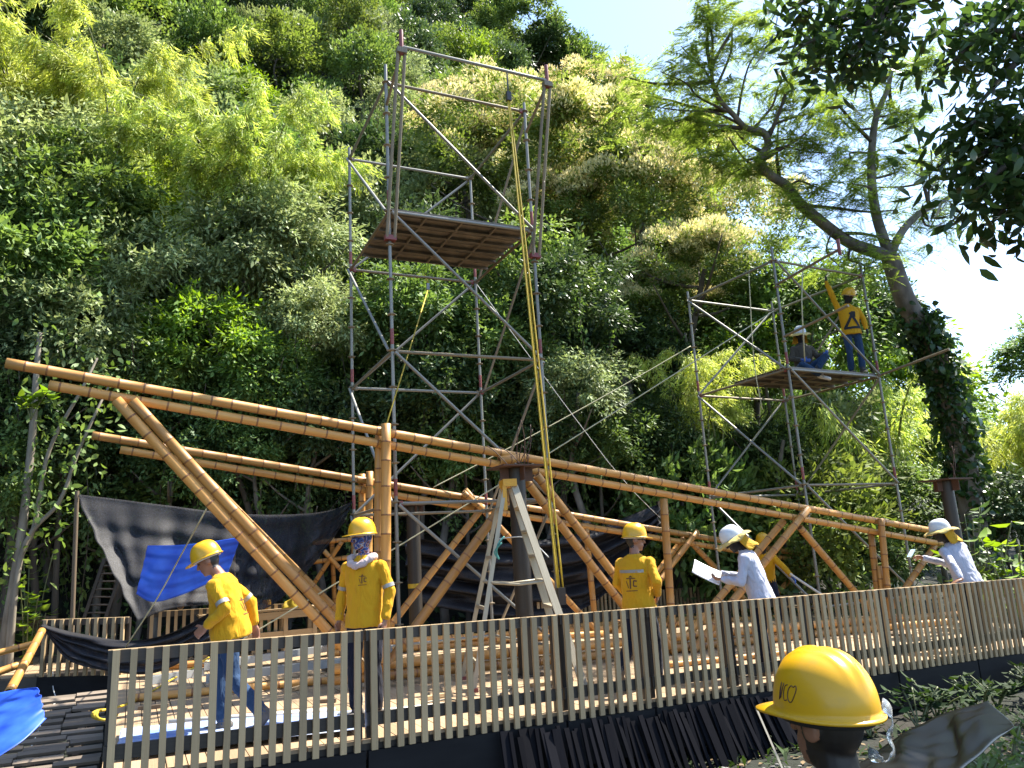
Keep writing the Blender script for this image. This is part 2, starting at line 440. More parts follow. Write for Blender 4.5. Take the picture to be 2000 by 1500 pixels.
# ================================================================== SETTING
RIDGE = [(-180, 0), (-150, 0), (-110, 30), (-70, 42), (-35, 45), (-12, 44), (-5, 41.5), (-2, 39.5), (0, 38.0), (2, 35.6), (4, 33.2), (7, 30.4), (10, 28.4), (12, 26.5), (15, 21), (19, 13), (24, 7), (30, 3.5), (40, 2.5), (60, 3), (100, 2), (150, 0), (180, 0)]
RB, RR = 17.0, 62.0
def interp(tab, x):
    for (a, va), (b, vb) in zip(tab, tab[1:]):
        if a <= x <= b: return va + (vb - va) * (x - a) / (b - a)
    return tab[-1][1]
def hill(x, y):
    r = math.hypot(x, y)
    az = math.degrees(math.atan2(x, y))
    H = RR * math.tan(R(interp(RIDGE, az)))
    rb = RB + max(0, az - 5) * 0.25
    t = (r - rb) / (RR - rb)
    g = -0.75
    if t > 0:
        tt = min(t, 1.0)
        g += H * tt + 1.2 * min(1, tt * 4) * (math.sin(x * 0.33 + 1.3) * math.cos(y * 0.27) + 0.6 * math.sin(x * 0.71 + y * 0.53)) * min(1, H / 20)
        if t > 1: g += min(6, (t - 1) * 4) * (1 if H > 10 else 0)
    return g + 0.05 * math.sin(x * 1.7) * math.cos(y * 1.3)
def build_ground():
    rs = [0.0] + [1.2 * i for i in range(1, 14)] + [16 + 1.6 * i for i in range(1, 36)] + [80, 100, 140, 220, 400, 700, 1200]
    na = 200
    vs, fs = [(0, 0, hill(0.01, 0.01))], []
    for r_ in rs[1:]:
        for i in range(na):
            a = 2 * math.pi * i / na
            x, y = r_ * math.sin(a), r_ * math.cos(a)
            vs.append((x, y, hill(x, y)))
    for i in range(na):
        fs.append((0, 1 + (i + 1) % na, 1 + i))
    for k in range(len(rs) - 2):
        a, b = 1 + k * na, 1 + (k + 1) * na
        for i in range(na):
            j = (i + 1) % na
            fs.append((a + i, a + j, b + j, b + i))
    tag(put('ground', mk('ground', vs, fs, [M['ground']], True)), kind='structure')
build_ground()

# ------------------------------------------------------------------ deck
FT = -0.19                                   # the near fence stands on this line
deck_len, deck_t1 = 13.6, 7.4
def slab(name, pts_st, z0, z1, m, parent=None):
    n = len(pts_st)
    vs = [uv(s, t, z0) for s, t in pts_st] + [uv(s, t, z1) for s, t in pts_st]
    fs = [tuple(range(n - 1, -1, -1)), tuple(range(n, 2 * n))] + [(i, (i + 1) % n, n + (i + 1) % n, n + i) for i in range(n)]
    return put(name, mk(name, vs, fs, [m]), parent)
deck = slab('deck', [(0.02, -0.14), (deck_len, -0.14), (deck_len, deck_t1), (0.02, deck_t1)], -0.16, -0.031, M['black_steel'])
tag(deck, kind='structure')
bw, pitch = 0.139, 0.1475
nb = int(deck_len / pitch)
for i in range(nb):
    s = 0.075 + i * pitch
    br = 2.3 + 2.6 * ((i * 7) % 5) / 5
    for (a, b) in ((-0.15, br - 0.003), (br + 0.003, deck_t1)):
        p0, p1 = uv(s, a, -0.015 + rnd.uniform(-.0015, .0015)), uv(s, b, -0.015 + rnd.uniform(-.0015, .0015))
        c = (p0 + p1) / 2
        box('plank', c, U - ZV * K, V, ZV, bw, (p1 - p0).length, 0.028, M['deck'], deck)
# walkway at the back left, continuing the deck
walk = slab('walkway', [(-4.2, 7.2), (-0.9, 7.05), (0.1, 6.15), (0.0, 7.42), (4.5, 7.42), (4.5, 10.4), (-4.2, 10.4)], -0.45, -0.03, M['black_steel'])
tag(walk, kind='structure')
for i in range(30):
    s = -4.12 + i * pitch
    t0 = 7.25 if s < -0.9 else 7.45
    p0, p1 = uv(s, t0, -0.012), uv(s, 10.4, -0.012)
    box('plank', (p0 + p1) / 2, U - ZV * K, V, ZV, bw, (p1 - p0).length, 0.03, M['deck'], walk)

# ------------------------------------------------------------------ fences
def railing(name, label, p0, p1, hgt, bot, post_ends=(True, True), spacing=0.113, nrm=None, sw=0.053, st=0.032, fascia=None, group=None, caplight=True):
    """slatted railing from p0 to p1 (deck-level points)"""
    p0, p1 = Vector(p0), Vector(p1)
    d = (p1 - p0)
    L = d.length
    d.normalize()
    nrm = nrm or Vector((d.y, -d.x, 0)).normalized()           # towards the viewer
    t = thing(name, p0, label, 'fence', group)
    n = max(2, int(round(L / spacing)))
    for i in range(n):
        s = (i + 0.5) * L / n + rnd.uniform(-.006, .006)
        c = p0 + d * s + nrm * 0.0 + ZV * ((hgt + bot) / 2 + rnd.uniform(-.004, .004))
        lean = rnd.uniform(-.009, .009)
        box('slat', c, d + ZV * lean, nrm, ZV - d * lean, sw * rnd.uniform(.88, 1.08), st, hgt - bot, M['slat'], t)
    bk = -nrm * (st / 2 + 0.022)
    bar('top_rail', p0 + bk + ZV * (hgt - 0.05), p1 + bk + ZV * (hgt - 0.05), 0.04, 0.085, M['black_steel'], t)
    bar('top_cap', p0 + bk + ZV * (hgt - 0.003), p1 + bk + ZV * (hgt - 0.003), 0.046, 0.006, M['slat'], t)
    bar('bottom_rail', p0 + bk + ZV * (bot + 0.235), p1 + bk + ZV * (bot + 0.235), 0.04, 0.10, M['black_steel'], t)
    for e, on in zip((p0 + d * 0.03, p1 - d * 0.03), post_ends):
        if on:
            q = e - nrm * (st / 2 + 0.075)
            bar('post', q + ZV * (bot + 0.05), q + ZV * (hgt - 0.012), 0.042, 0.05, M['black_steel'], t, up=d)
    if fascia:
        q = -nrm * 0.02
        bar('fascia', p0 + q + ZV * (bot - fascia / 2 - 0.004), p1 + q + ZV * (bot - fascia / 2 - 0.004), 0.05, fascia, M['fascia'], t)
    return t
brk = [0.0, 1.95, 3.85, 4.86, 5.95, 7.15, 8.4, 9.9, 11.7]
labels = ['leftmost pale slatted railing panel, in front of the bending worker in yellow',
          'pale slatted railing panel in front of the masked worker and ladder',
          'short slatted railing panel in front of the worker seen from behind in yellow',
          'slatted railing panel just right of the worker seen from behind in yellow',
          'shaded slatted railing panel in front of the white-helmeted worker reading papers',
          'shaded slatted railing panel rising above the foreground yellow hard hat',
          'slatted railing panel left of the white-shirted man leaning on the rail',
          'slatted railing panel under the hand of the white-shirted leaning man']
for i in range(len(brk) - 1):
    a, b = uv(brk[i] + 0.012, FT), uv(brk[i + 1] - 0.012, FT)
    railing('slatted_railing', labels[i], a, b, 0.872, -0.08, fascia=0.40, group='near railing panels')
# far railings
a, b = uv(7.4, 7.15), uv(10.6, 7.15)
railing('slatted_railing', 'far slatted railing behind the crouching worker with blue gloves', a, b, 0.62, -0.3, spacing=0.10, group='far railing panels')
a, b = uv(10.65, 7.15), uv(13.5, 7.15)
railing('slatted_railing', 'far slatted railing behind the white-shirted man on the right', a, b, 0.62, -0.3, spacing=0.10, group='far railing panels')
a, b = ondeck(72, 1322, 0.0), ondeck(243, 1318, 0.0)
railing('slatted_railing', 'sunlit slatted railing half covered by the sagging black net at far left', a, b, 0.80, 0.0, spacing=0.14, group='far railing panels', fascia=0.45)
a, b = uv(0.4, 7.3), uv(2.6, 7.3)
railing('slatted_railing', 'slatted railing in shade under the big black net', a, b, 0.80, 0.0, spacing=0.12, group='far railing panels')

def nth(n):
    return f'{n}' + ('th' if 10 <= n % 100 <= 20 else {1: 'st', 2: 'nd', 3: 'rd'}.get(n % 10, 'th'))
# ================================================================== BAMBOO
def pole_mesh(L, r0, r1, seed, nodes=None):
    g = random.Random(seed)
    rings, mi = [], []
    n = 12
    z = 0.0
    stops = []
    p = g.uniform(0.08, 0.25)
    while p < L - 0.03:
        stops.append(p)
        p += g.uniform(0.17, 0.36)
    zs = [(0.0, 1.0, 2)]
    for s in stops:
        zs += [(s - 0.012, 1.0, 0), (s - 0.005, 1.035, 1), (s + 0.004, 1.045, 1), (s + 0.009, 1.0, 1)]
    zs.append((L, 1.0, 0))
    bx, by = g.uniform(-.008, .008) * min(L, 5) / 3, g.uniform(-.008, .008) * min(L, 5) / 3
    for z, k, _ in zs:
        t = z / L
        r = (r0 + (r1 - r0) * t) * k * g.uniform(.985, 1.015)
        b = math.sin(math.pi * t)
        rings.append([(x + bx * b, y + by * b, zz) for x, y, zz in ring(n, r, z)])
    vs, fs = loft(rings, cap=False)
    for k in range(len(zs) - 1):
        mi += [1 if (zs[k + 1][2] == 1 and zs[k][2] in (0, 1) and zs[k][1] + zs[k + 1][1] > 2.0) else 0] * n
    # cut ends: a wall ring and a recessed disc
    for base, zz, inw in ((0, 0.0, 0.05), ((len(zs) - 1) * n, L, -0.05)):
        r = (r0 if base == 0 else r1)
        k0 = len(vs)
        vs += ring(n, r * 0.80, zz) + ring(n, r * 0.79, zz + inw)
        for i in range(n):
            j = (i + 1) % n
            q = [(base + i, k0 + i, k0 + j, base + j), (k0 + i, k0 + n + i, k0 + n + j, k0 + j)]
            if base: q = [tuple(reversed(x)) for x in q]
            fs += q; mi += [2, 1]
        fs.append(tuple(k0 + n + i for i in range(n)) if base else tuple(k0 + n + i for i in range(n - 1, -1, -1))); mi.append(1)
    return mk('bamboo_pole', vs, fs, [M['bamboo'], M['bamboo_node'], M['bamboo_cut']], True, mi)
_ps = [100]
def pole(name, p0, p1, r, parent=None, r1=None):
    _ps[0] += 1
    p0, p1 = Vector(p0), Vector(p1)
    q_ = random.Random(_ps[0]).uniform(.90, 1.0)
    return put(name, pole_mesh((p1 - p0).length, r, r1 or r * q_, _ps[0]), parent, frame(p0, p1))
def tplane(t, up=0.0):
    p = uv(0, t)
    return lambda x, y: onplane(x, y, p, V)
def truss(label, t, segs, base_px):
    f0 = tplane(t)
    tr = thing('bamboo_truss', f0(*base_px), label, 'truss', 'bamboo roof trusses')
    for nm, a, b, off, r in segs:
        f = tplane(t + off)
        pole(nm, f(*a), f(*b), r, tr)
    return tr
T1, T2 = 2.45, 5.6
truss('large orange bamboo truss in front, its two top poles jutting far left', T1, [
    ('top_chord', (12, 709), (1845, 1041), 0, .057), ('top_chord', (96, 752), (1838, 1062), 0, .055),
    ('strut', (227, 781), (712, 1308), -.10, .058), ('strut', (259, 783), (744, 1308), -.10, .058),
    ('post', (754, 828), (752, 1312), -.115, .062), ('post', (741, 834), (738, 1312), .115, .058),
    ('strut', (1018, 934), (752, 1306), .0, .064),
    ('strut', (1025, 936), (1296, 1284), -.11, .060), ('strut', (1048, 928), (1318, 1276), -.11, .060),
    ('post', (1296, 974), (1316, 1282), .02, .058),
    ('strut', (1578, 994), (1350, 1276), -.12, .058), ('strut', (1530, 1018), (1312, 1278), .10, .056),
    ('strut', (1562, 1030), (1722, 1216), .02, .056),
    ('post', (1720, 1013), (1741, 1236), -.115, .056), ('post', (1701, 1040), (1722, 1236), .1, .056), ('post', (1717, 1105), (1731, 1236), -.0, .040),
    ('strut', (1826, 1066), (1742, 1186), .02, .056),
    ('bottom_chord', (645, 1308), (1760, 1205), .0, .060), ('bottom_chord', (645, 1329), (1760, 1221), .0, .060),
    ('ridge_stub', (975, 900), (1022, 893), -.06, .062),
], (752, 1330))
truss('smaller-looking bamboo truss standing behind the front one', T2, [
    ('top_chord', (180, 850), (1592, 1087), 0, .060), ('top_chord', (235, 878), (1586, 1099), 0, .057),
    ('strut', (352, 905), (690, 1246), .1, .056), ('strut', (372, 903), (712, 1246), .1, .056),
    ('post', (722, 921), (720, 1250), -.115, .060), ('post', (707, 926), (706, 1250), .115, .058),
    ('strut', (945, 988), (742, 1250), -.1, .062), ('strut', (908, 957), (1178, 1246), -.12, .056),
    ('post', (1144, 1022), (1166, 1246), .02, .056),
    ('strut', (1362, 1038), (1204, 1240), -.12, .058), ('strut', (1340, 1045), (1190, 1240), .10, .056),
    ('strut', (1352, 1062), (1478, 1196), .02, .056), ('strut', (1572, 1099), (1484, 1198), .02, .054),
    ('post', (1478, 1088), (1486, 1214), .1, .054),
    ('bottom_chord', (640, 1262), (1520, 1206), .0, .058), ('bottom_chord', (640, 1276), (1520, 1218), .0, .058),
    ('ridge_stub', (905, 962), (948, 1000), -.2, .052),
], (720, 1275))

# loose poles and pipes on the deck: label, px ends (on deck), radius, lift
loose = [('brown bamboo pole lying across the deck behind the bending worker', (250, 1365), (690, 1326), .045),
         ('orange bamboo pole on the deck by the yellow rope, far left end', (262, 1306), (410, 1296), .058),
         ('bamboo pole lying on the deck just behind the front truss base', (790, 1262), (1180, 1238), .055),
         ('bamboo pole on the deck beneath the standing back truss', (1005, 1232), (1420, 1204), .055),
         ('bamboo pole on the deck near the crouching worker', (1490, 1232), (1900, 1196), .055),
         ('second bamboo pole on the deck near the crouching worker', (1500, 1246), (1860, 1214), .055),
         ('thin dark pole lying on the deck right of the worker seen from behind', (1296, 1300), (1560, 1272), .035)]
for lb, a, b, r in loose:
    p0, p1 = ondeck(*a, r), ondeck(*b, r)
    o = pole('bamboo_pole', p0 + ZV * 0.004, p1 + ZV * 0.004, r)
    tag(o, lb, 'bamboo pole', 'loose bamboo poles')
for lb, a, b, r in [('white plastic pipe on the deck at the feet of the masked worker', (660, 1400), (870, 1380), .035),
                    ('long white plastic pipe on the deck along the pale blue sheet', (330, 1412), (655, 1388), .030)]:
    p0, p1 = ondeck(*a, r), ondeck(*b, r)
    o = put('plastic_pipe', mk('plastic_pipe', *loft([ring(14, r, 0), ring(14, r, (p1 - p0).length)]), [M['whitepvc']], True), None, frame(p0 + ZV * .003, p1 + ZV * .003))
    tag(o, lb, 'pipe', 'white plastic pipes')

# ------------------------------------------------------------------ steel columns
def column(label, base, top_z, r, cap=0.55, wires=0, capang=0.0):
    base = Vector(base)
    c = thing('steel_column', base, label, 'column', 'dark steel columns')
    top = Vector((base.x, base.y, top_z))
    tube('shaft', base, top - ZV * .03, r, M['column'], c, 20)
    box('base_plate', base + ZV * 0.008, U, V, ZV, r * 3.2, r * 3.2, 0.016, M['black_steel'], c)
    box('cap_plate', top - ZV * 0.012, U, V, ZV, cap, cap * .9, 0.02, M['rust'], c)
    for k, dv in enumerate((U, -U, V, -V)):
        q = top - ZV * 0.11 + dv * (r + cap * .10)
        box('gusset', q, dv, dv.cross(ZV), ZV, cap * .2, 0.012, 0.17, M['rust'], c)
    for k in range(wires):
        g = random.Random(k + 5)
        s = top + U * g.uniform(-.24, .24) + V * g.uniform(-.24, -.05)
        e = s + Vector((g.uniform(-.35, .25), g.uniform(-.1, .1), g.uniform(.25, .65)))
        m_ = (s + e) / 2 + Vector((g.uniform(-.05, .05), 0, g.uniform(-.03, .05)))
        put('wire', path_mesh('wire', smooth_path([s, m_, e], 4), .006, M['rust'], 5), c)
    return c
pcap = tplane(T1 - 0.28)(1000, 913)
col_xy = Vector((pcap.x, pcap.y, 0)) - V * 0.12
column('dark steel column behind the stepladder, rusty plate on top carrying the bamboo', (col_xy.x, col_xy.y, deckz(col_xy.x, col_xy.y)), pcap.z, .112, .62, wires=8)
p = at(806, 986, 13.4)
column('dark steel column with yellow tape, left of the stepladder', (p.x, p.y, deckz(p.x, p.y)), p.z, .118, .36)
tz = p.z - 1.42
put('tape', mk('tape', *loft([ring(20, .121, 0), ring(20, .121, .075)], False), [M['yrope']], True), bpy.data.objects['steel_column.001'], Matrix.Translation((p.x, p.y, tz)))
p = at(1846, 936, 12.6)
column('dark steel column with wide cap plate above the white-shirted man on the right', (p.x, p.y, deckz(p.x, p.y)), p.z, .100, .62, wires=3)

# ================================================================== SCAFFOLD TOWERS
def rosette():
    n = 8
    vs, fs = loft([ring(n, .024, -.028), ring(n, .030, -.010), ring(n, .060, -.005), ring(n, .060, .005), ring(n, .030, .010), ring(n, .024, .028)])
    return mk('rosette', vs, fs, [M['galv_dirty']], False)
ROS = rosette()
def scaffold(label, corner, w, dp, yaw, zl, zb, top_ext, braces, base):
    ux, vx = Vector((math.cos(yaw), math.sin(yaw), 0)), Vector((-math.sin(yaw), math.cos(yaw), 0))
    c0 = Vector((corner[0], corner[1], 0))
    P = {'B': c0, 'D': c0 + ux * w, 'A': c0 + vx * dp, 'C': c0 + vx * dp + ux * w}
    t = thing('scaffold_tower', (c0.x, c0.y, zb), label, 'scaffold', 'scaffold towers')
    r = .0245
    for k, p in P.items():
        ztop = zl[0] + top_ext[k]
        z0 = zl[-1] - 0.05
        tube('base_jack', p + ZV * (deckz(p.x, p.y) if base == 'deck' else zb), p + ZV * z0, .017, M['galv_dirty'], t, 8)
        pb = p + ZV * (deckz(p.x, p.y) if base == 'deck' else zb)
        box('foot_plate', pb + ZV * .006, ux, vx, ZV, .15, .15, .01, M['galv_dirty'], t)
        joints = [z0] + [z + 0.10 for z in reversed(zl[1:-1])] + [ztop]
        for a, b in zip(joints, joints[1:]):
            if b - a < .02: continue
            tube('standard', p + ZV * a, p + ZV * (b - .004), r, M['galv'], t)
            if b != ztop or True:
                tube('red_collar', p + ZV * a, p + ZV * (a + .22), r * 1.05, M['redpaint'], t) if a > z0 + .1 else None
        z = zl[-1]
        step = (zl[0] - zl[-1]) / (4 * (len(zl) - 1))
        while z < ztop:
            put('rosette', ROS, t, Matrix.Translation(p + ZV * z))
            z += step
    def node(n, i): return P[n] + ZV * zl[i]
    for i in range(len(zl)):
        for a, b in (('B', 'D'), ('A', 'C'), ('A', 'B'), ('C', 'D')):
            p, q = node(a, i), node(b, i)
            d = (q - p).normalized()
            tube('ledger', p + d * .05, q - d * .05, r * .95, M['galv'] if (i + ord(a)) % 2 else M['galv_dirty'], t)
            for e, s in ((p, 1), (q, -1)):
                box('wedge_head', e + d * s * .062, d, d.cross(ZV), ZV, .05, .042, .07, M['redpaint'] if (ord(a) + i) % 3 == 0 else M['galv_dirty'], t)
    for a, i, b, j in braces:
        p, q = node(a, i), node(b, j)
        d = (q - p).normalized()
        off = (vx * -.05 if {a, b} == {'B', 'D'} else vx * .05 if {a, b} == {'A', 'C'} else ux * -.05 if {a, b} == {'A', 'B'} else ux * .05)
        tube('brace', p + d * .03 + off, q - d * .03 + off, r * .9, M['galv'], t)
    return t, P, node, ux, vx
SC = 1.03
zl1 = [1.42 + SC * z for z in (6.669, 4.669, 2.669, 0.669, -1.30)]
br1 = [('B', i, 'D', i + 1) for i in range(4)] + [('A', i, 'B', i + 1) for i in range(4)] + [('C', i, 'A', i + 1) for i in range(3)] + [('D', i, 'C', i + 1) for i in range(4)]
tw1, P1, node1, ux1, vx1 = scaffold('tall grey scaffold tower at centre with brown plank platform high up', (-1.557 * SC, 9.72 * SC), 2.214 * SC, 2.291 * SC, .444, zl1, -0.1, {'A': .22, 'B': .30, 'C': .04, 'D': .16}, br1, 'deck')
def scaffold_plank(parent, p0, p1, w, vx):
    """steel plank with down-turned edges and ribs on the underside"""
    d = (p1 - p0).normalized()
    s = d.cross(ZV).normalized()
    L = (p1 - p0).length
    sec = [(-w / 2, 0), (w / 2, 0), (w / 2, -.07), (w / 2 - .03, -.07), (w / 2 - .03, -.062), (w / 2 - .008, -.062), (w / 2 - .008, -.01), (.02, -.01), (.012, -.03), (-.012, -.03), (-.02, -.01), (-w / 2 + .008, -.01), (-w / 2 + .008, -.062), (-w / 2 + .03, -.062), (-w / 2 + .03, -.07), (-w / 2, -.07)]
    rings = [[tuple(p + s * a + ZV * b) for a, b in sec] for p in (p0, p1)]
    vs, fs = loft(rings)
    o = put('platform_plank', mk('platform_plank', vs, fs, [M['plank_steel']]), parent)
    for k in (0.25, 0.5, 0.75):
        c = p0 + d * L * k - ZV * .045
        box('rib', c, d, s, ZV, .03, w - .06, .05, M['plank_steel'], o)
    return o
wp = .33
for k in range(5):
    off = vx1 * (.03 + wp / 2 + k * (wp + .012))
    scaffold_plank(tw1, node1('B', 1) + off + ZV * .07 + ux1 * .02, node1('D', 1) + off + ZV * .07 - ux1 * .02, wp, vx1)
# brackets leaning out towards the viewer at the top
OUT = -vx1
tips = {}
for n in ('B', 'D'):
    top = node1(n, 0)
    tip = top + OUT * .80 + ZV * .05
    tips[n] = tip
    low = P1[n] + ZV * (zl1[1] - .42)
    tube('bracket_spigot', tip - ZV * .12, tip + ZV * .26, .030, M['redpaint'], tw1)
    tube('bracket_brace', tip - ZV * .05, P1[n] + ZV * (zl1[0] - .38), .022, M['galv_dirty'], tw1)
    for sgn in (-1, 1):
        so = ux1 * .055 * sgn
        tube('bracket_strut', tip - ZV * .06 + so * .9, low + so + OUT * .06, .024, M['galv_dirty'], tw1)
    box('bracket_clamp', low + OUT * .03, ux1, vx1, ZV, .16, .10, .07, M['redpaint'], tw1)
    box('bracket_clamp', tip - ZV * .07, ux1, vx1, ZV, .14, .09, .08, M['galv_dirty'], tw1)
tube('bracket_ledger', tips['B'], tips['D'], .024, M['galv'], tw1)

SC2 = 1.06
zl2 = [1.42 + SC2 * z for z in (4.794, 2.794, 0.794, -1.18)]
br2 = [('B', 0, 'D', 1), ('B', 1, 'D', 2), ('B', 2, 'D', 3), ('A', 0, 'B', 1), ('A', 1, 'B', 2), ('A', 2, 'B', 3), ('C', 0, 'A', 1), ('C', 1, 'A', 2), ('D', 1, 'C', 2), ('D', 0, 'C', 1)]
tw2, P2, node2, ux2, vx2 = scaffold('grey scaffold tower on the right with two workers on its platform', (4.79 * SC2, 12.855 * SC2), 2.378 * SC2, 2.284 * SC2, .496, zl2, -0.75, {'A': .2, 'B': .28, 'C': .25, 'D': .3}, br2, 'ground')
for k in range(4):
    off = vx2 * (.04 + wp / 2 + k * (wp + .012))
    scaffold_plank(tw2, node2('B', 1) + off + ZV * .07 + ux2 * .02, node2('D', 1) + off + ZV * .07 - ux2 * .02, wp, vx2)
def along(p, dirv, px):
    """point on p + a*dirv whose picture column is px"""
    lo, hi = 0.0, 4.0
    for _ in range(40):
        a = (lo + hi) / 2
        v = p + dirv * a - CAM
        x = 1000 + F * v.dot(RT) / v.dot(FW)
        if x < px: lo = a
        else: hi = a
    return p + dirv * lo
for n, zz, px in (('B', zl2[0] - .48, 1639), ('B', zl2[1] + .62, 1657), ('D', zl2[1] + .02, 1854)):
    p = P2[n] + ZV * zz
    tip = along(p, -vx2 + ZV * .10, px)
    tube('outrigger_tube', p, tip, .024, M['galv_dirty'], tw2)
    if px == 1639: tube('outrigger_spigot', tip - ZV * .10, tip + ZV * .18, .030, M['redpaint'], tw2)

# ================================================================== LADDER
def ladder():
    apex = tplane(T1 - .75)(992, 948)
    feet = {'L0': ondeck(903, 1328), 'L1': ondeck(926, 1352), 'R0': ondeck(1112, 1330), 'R1': ondeck(1144, 1354)}
    base = sum(feet.values(), Vector()) / 4
    t = thing('stepladder', base, 'tall pale stepladder with yellow top standing open by the dark column', 'ladder')
    wd = ((feet['L0'] - feet['L1']) + (feet['R0'] - feet['R1'])).normalized()
    wd.z = 0; wd.normalize()
    sd = Vector((wd.y, -wd.x, 0))
    if sd.x < 0: sd = -sd
    box('top_cap', apex + ZV * .02, sd, wd, ZV, .17, .34, .09, M['ladder_y'], t)
    box('cap_bracket', apex - sd * .07 - ZV * .16 - wd * .10, sd, wd, ZV, .05, .12, .30, M['ladder_y'], t)
    tops = {'L0': apex + wd * .12 - sd * .06, 'L1': apex - wd * .12 - sd * .06, 'R0': apex + wd * .12 + sd * .06, 'R1': apex - wd * .12 + sd * .06}
    for k in feet:
        wide = .085 if k[0] == 'R' else .05
        bar('rail', feet[k] + ZV * .03, tops[k] - ZV * .02, .03, wide, M['ladder_al'], t, up=sd)
        box('foot', feet[k] + ZV * .02, sd, wd, ZV, .09, .05, .04, M['redpaint'], t)
    for i in range(1, 8):
        f = i / 8.0
        a, b = feet['R0'].lerp(tops['R0'], f), feet['R1'].lerp(tops['R1'], f)
        bar('step', a, b, .09, .03, M['ladder_al'], t)
        if i % 2:
            a, b = feet['L0'].lerp(tops['L0'], f), feet['L1'].lerp(tops['L1'], f)
            bar('cross_bar', a, b, .03, .04, M['ladder_al'], t)
    for k in ('0', '1'):
        a, b = feet['L' + k].lerp(tops['L' + k], .5), feet['R' + k].lerp(tops['R' + k], .5)
        m_ = (a + b) / 2 - ZV * .03
        put('spreader', path_mesh('spreader', [a, m_, b], .016, M['ladder_al'], 6), t)
    return t
ladder()
# ladder under the net; the net's shade is put into its black colour
def dark_ladder():
    a, b = at(163, 1212, 13.2), at(205, 1090, 13.4)
    t = thing('metal_ladder', (a.x, a.y, a.z), 'dark metal ladder leaning in shade behind the net at left', 'ladder')
    sd = (at(205, 1212, 13.2) - a)
    bar('rail', a, b, .03, .06, M['black_steel'], t); bar('rail', a + sd, b + sd, .03, .06, M['black_steel'], t)
    for i in range(1, 8):
        p = a.lerp(b, i / 8)
        tube('rung', p, p + sd, .014, M['black_steel'], t, 8)
dark_ladder()

# ================================================================== ROPES
def rope(name, label, pts, r, m, group=None, k=5, n=6, sag=0):
    pts = [Vector(p) for p in pts]
    if sag and len(pts) == 2:
        pts = [pts[0].lerp(pts[1], i / 8) - ZV * sag * 4 * (i / 8) * (1 - i / 8) for i in range(9)]
    o = put(name, path_mesh(name, smooth_path(pts, k), r, m, n))
    return tag(o, label, 'rope', group)
tA = node1('A', 1).lerp(node1('C', 1), .60)
ptop = tplane(T1 - .115)(755, 829)
t = thing('ratchet_strap', tA, 'yellow strap from the tall tower down to the bamboo post top', 'strap')
put('webbing', path_mesh('webbing', [tA - ZV * .22, ptop], .010, M['yrope'], 6), t)
put('loop', path_mesh('loop', [tA + ZV * .04 - U * .05, tA - ZV * .10, tA - ZV * .22], .016, M['yrope'], 6), t)
box('ratchet', tA - ZV * .17, U, V, ZV, .05, .04, .12, M['greysteel'], t)
# chain hoist of yellow falls hanging from the bracket ledger
hp = along(tips['B'], (tips['D'] - tips['B']).normalized(), 990)
hb = at(1096, 1168, 9.05)
t = thing('hoist', hb, 'yellow rope hoist hanging from the top of the tall tower down to the deck', 'hoist')
put('hook_line', path_mesh('hook_line', [hp, hp - ZV * .38], .012, M['cable'], 6), t)
h0 = hp - ZV * .38
box('upper_block', h0 - ZV * .04, U, V, ZV, .07, .06, .14, M['black_steel'], t)
for i in range(3):
    o_ = U * (.020 * (i - 1)) + V * (.012 * (i % 2))
    mid = h0.lerp(hb, .5) + o_ * 1.6 + Vector((.0, 0, -.0))
    put('fall_rope', path_mesh('fall_rope', smooth_path([h0 - ZV * .1 + o_ * .6, mid, hb + o_ * 1.8 + ZV * .1], 6), .011, M['yrope'], 6), t)
box('lower_block', hb + ZV * .02, U, V, ZV, .10, .06, .20, M['black_steel'], t)
P3n = node2('C', 0)
rope('guy_rope', 'long pale rope running from the right tower past the trusses to far left', [at(1512, 607, 14.2), at(968, 951, 12.0), at(483, 1243, 11.3), at(400, 1292, 10.9)], .010, M['prope'], 'guy ropes', k=3)
rope('guy_rope', 'pale rope from the right tower to the back bamboo truss', [at(1349, 676, 15.4), tplane(T2)(846, 952)], .009, M['prope'], 'guy ropes', sag=.05)
rope('guy_rope', 'thin cord slanting right from the tall tower to the dark net', [node1('C', 1), at(1186, 900, 14.0), at(1290, 1012, 15.6)], .006, M['wrope'], 'guy ropes', k=3)
rope('guy_rope', 'thin pale cord hanging from the front truss in front of the blue patch', [tplane(T1 - .1)(403, 994), at(346, 1098, 10.2), at(305, 1172, 10.4), at(240, 1272, 10.8)], .009, M['prope'], 'guy ropes', k=3)
rope('guy_rope', 'thin vertical rope hanging from the right tower ledger', [node2('A', 0).lerp(node2('B', 0), .74), at(1472, 700, 14.6), at(1489, 800, 14.2)], .009, M['prope'], 'hanging ropes', k=3)
rope('guy_rope', 'pale rope looped over the top ledger of the right tower', [node2('B', 0).lerp(node2('D', 0), .32), at(1566, 590, 14.2), at(1572, 706, 14.3)], .012, M['prope'], 'hanging ropes', k=3)
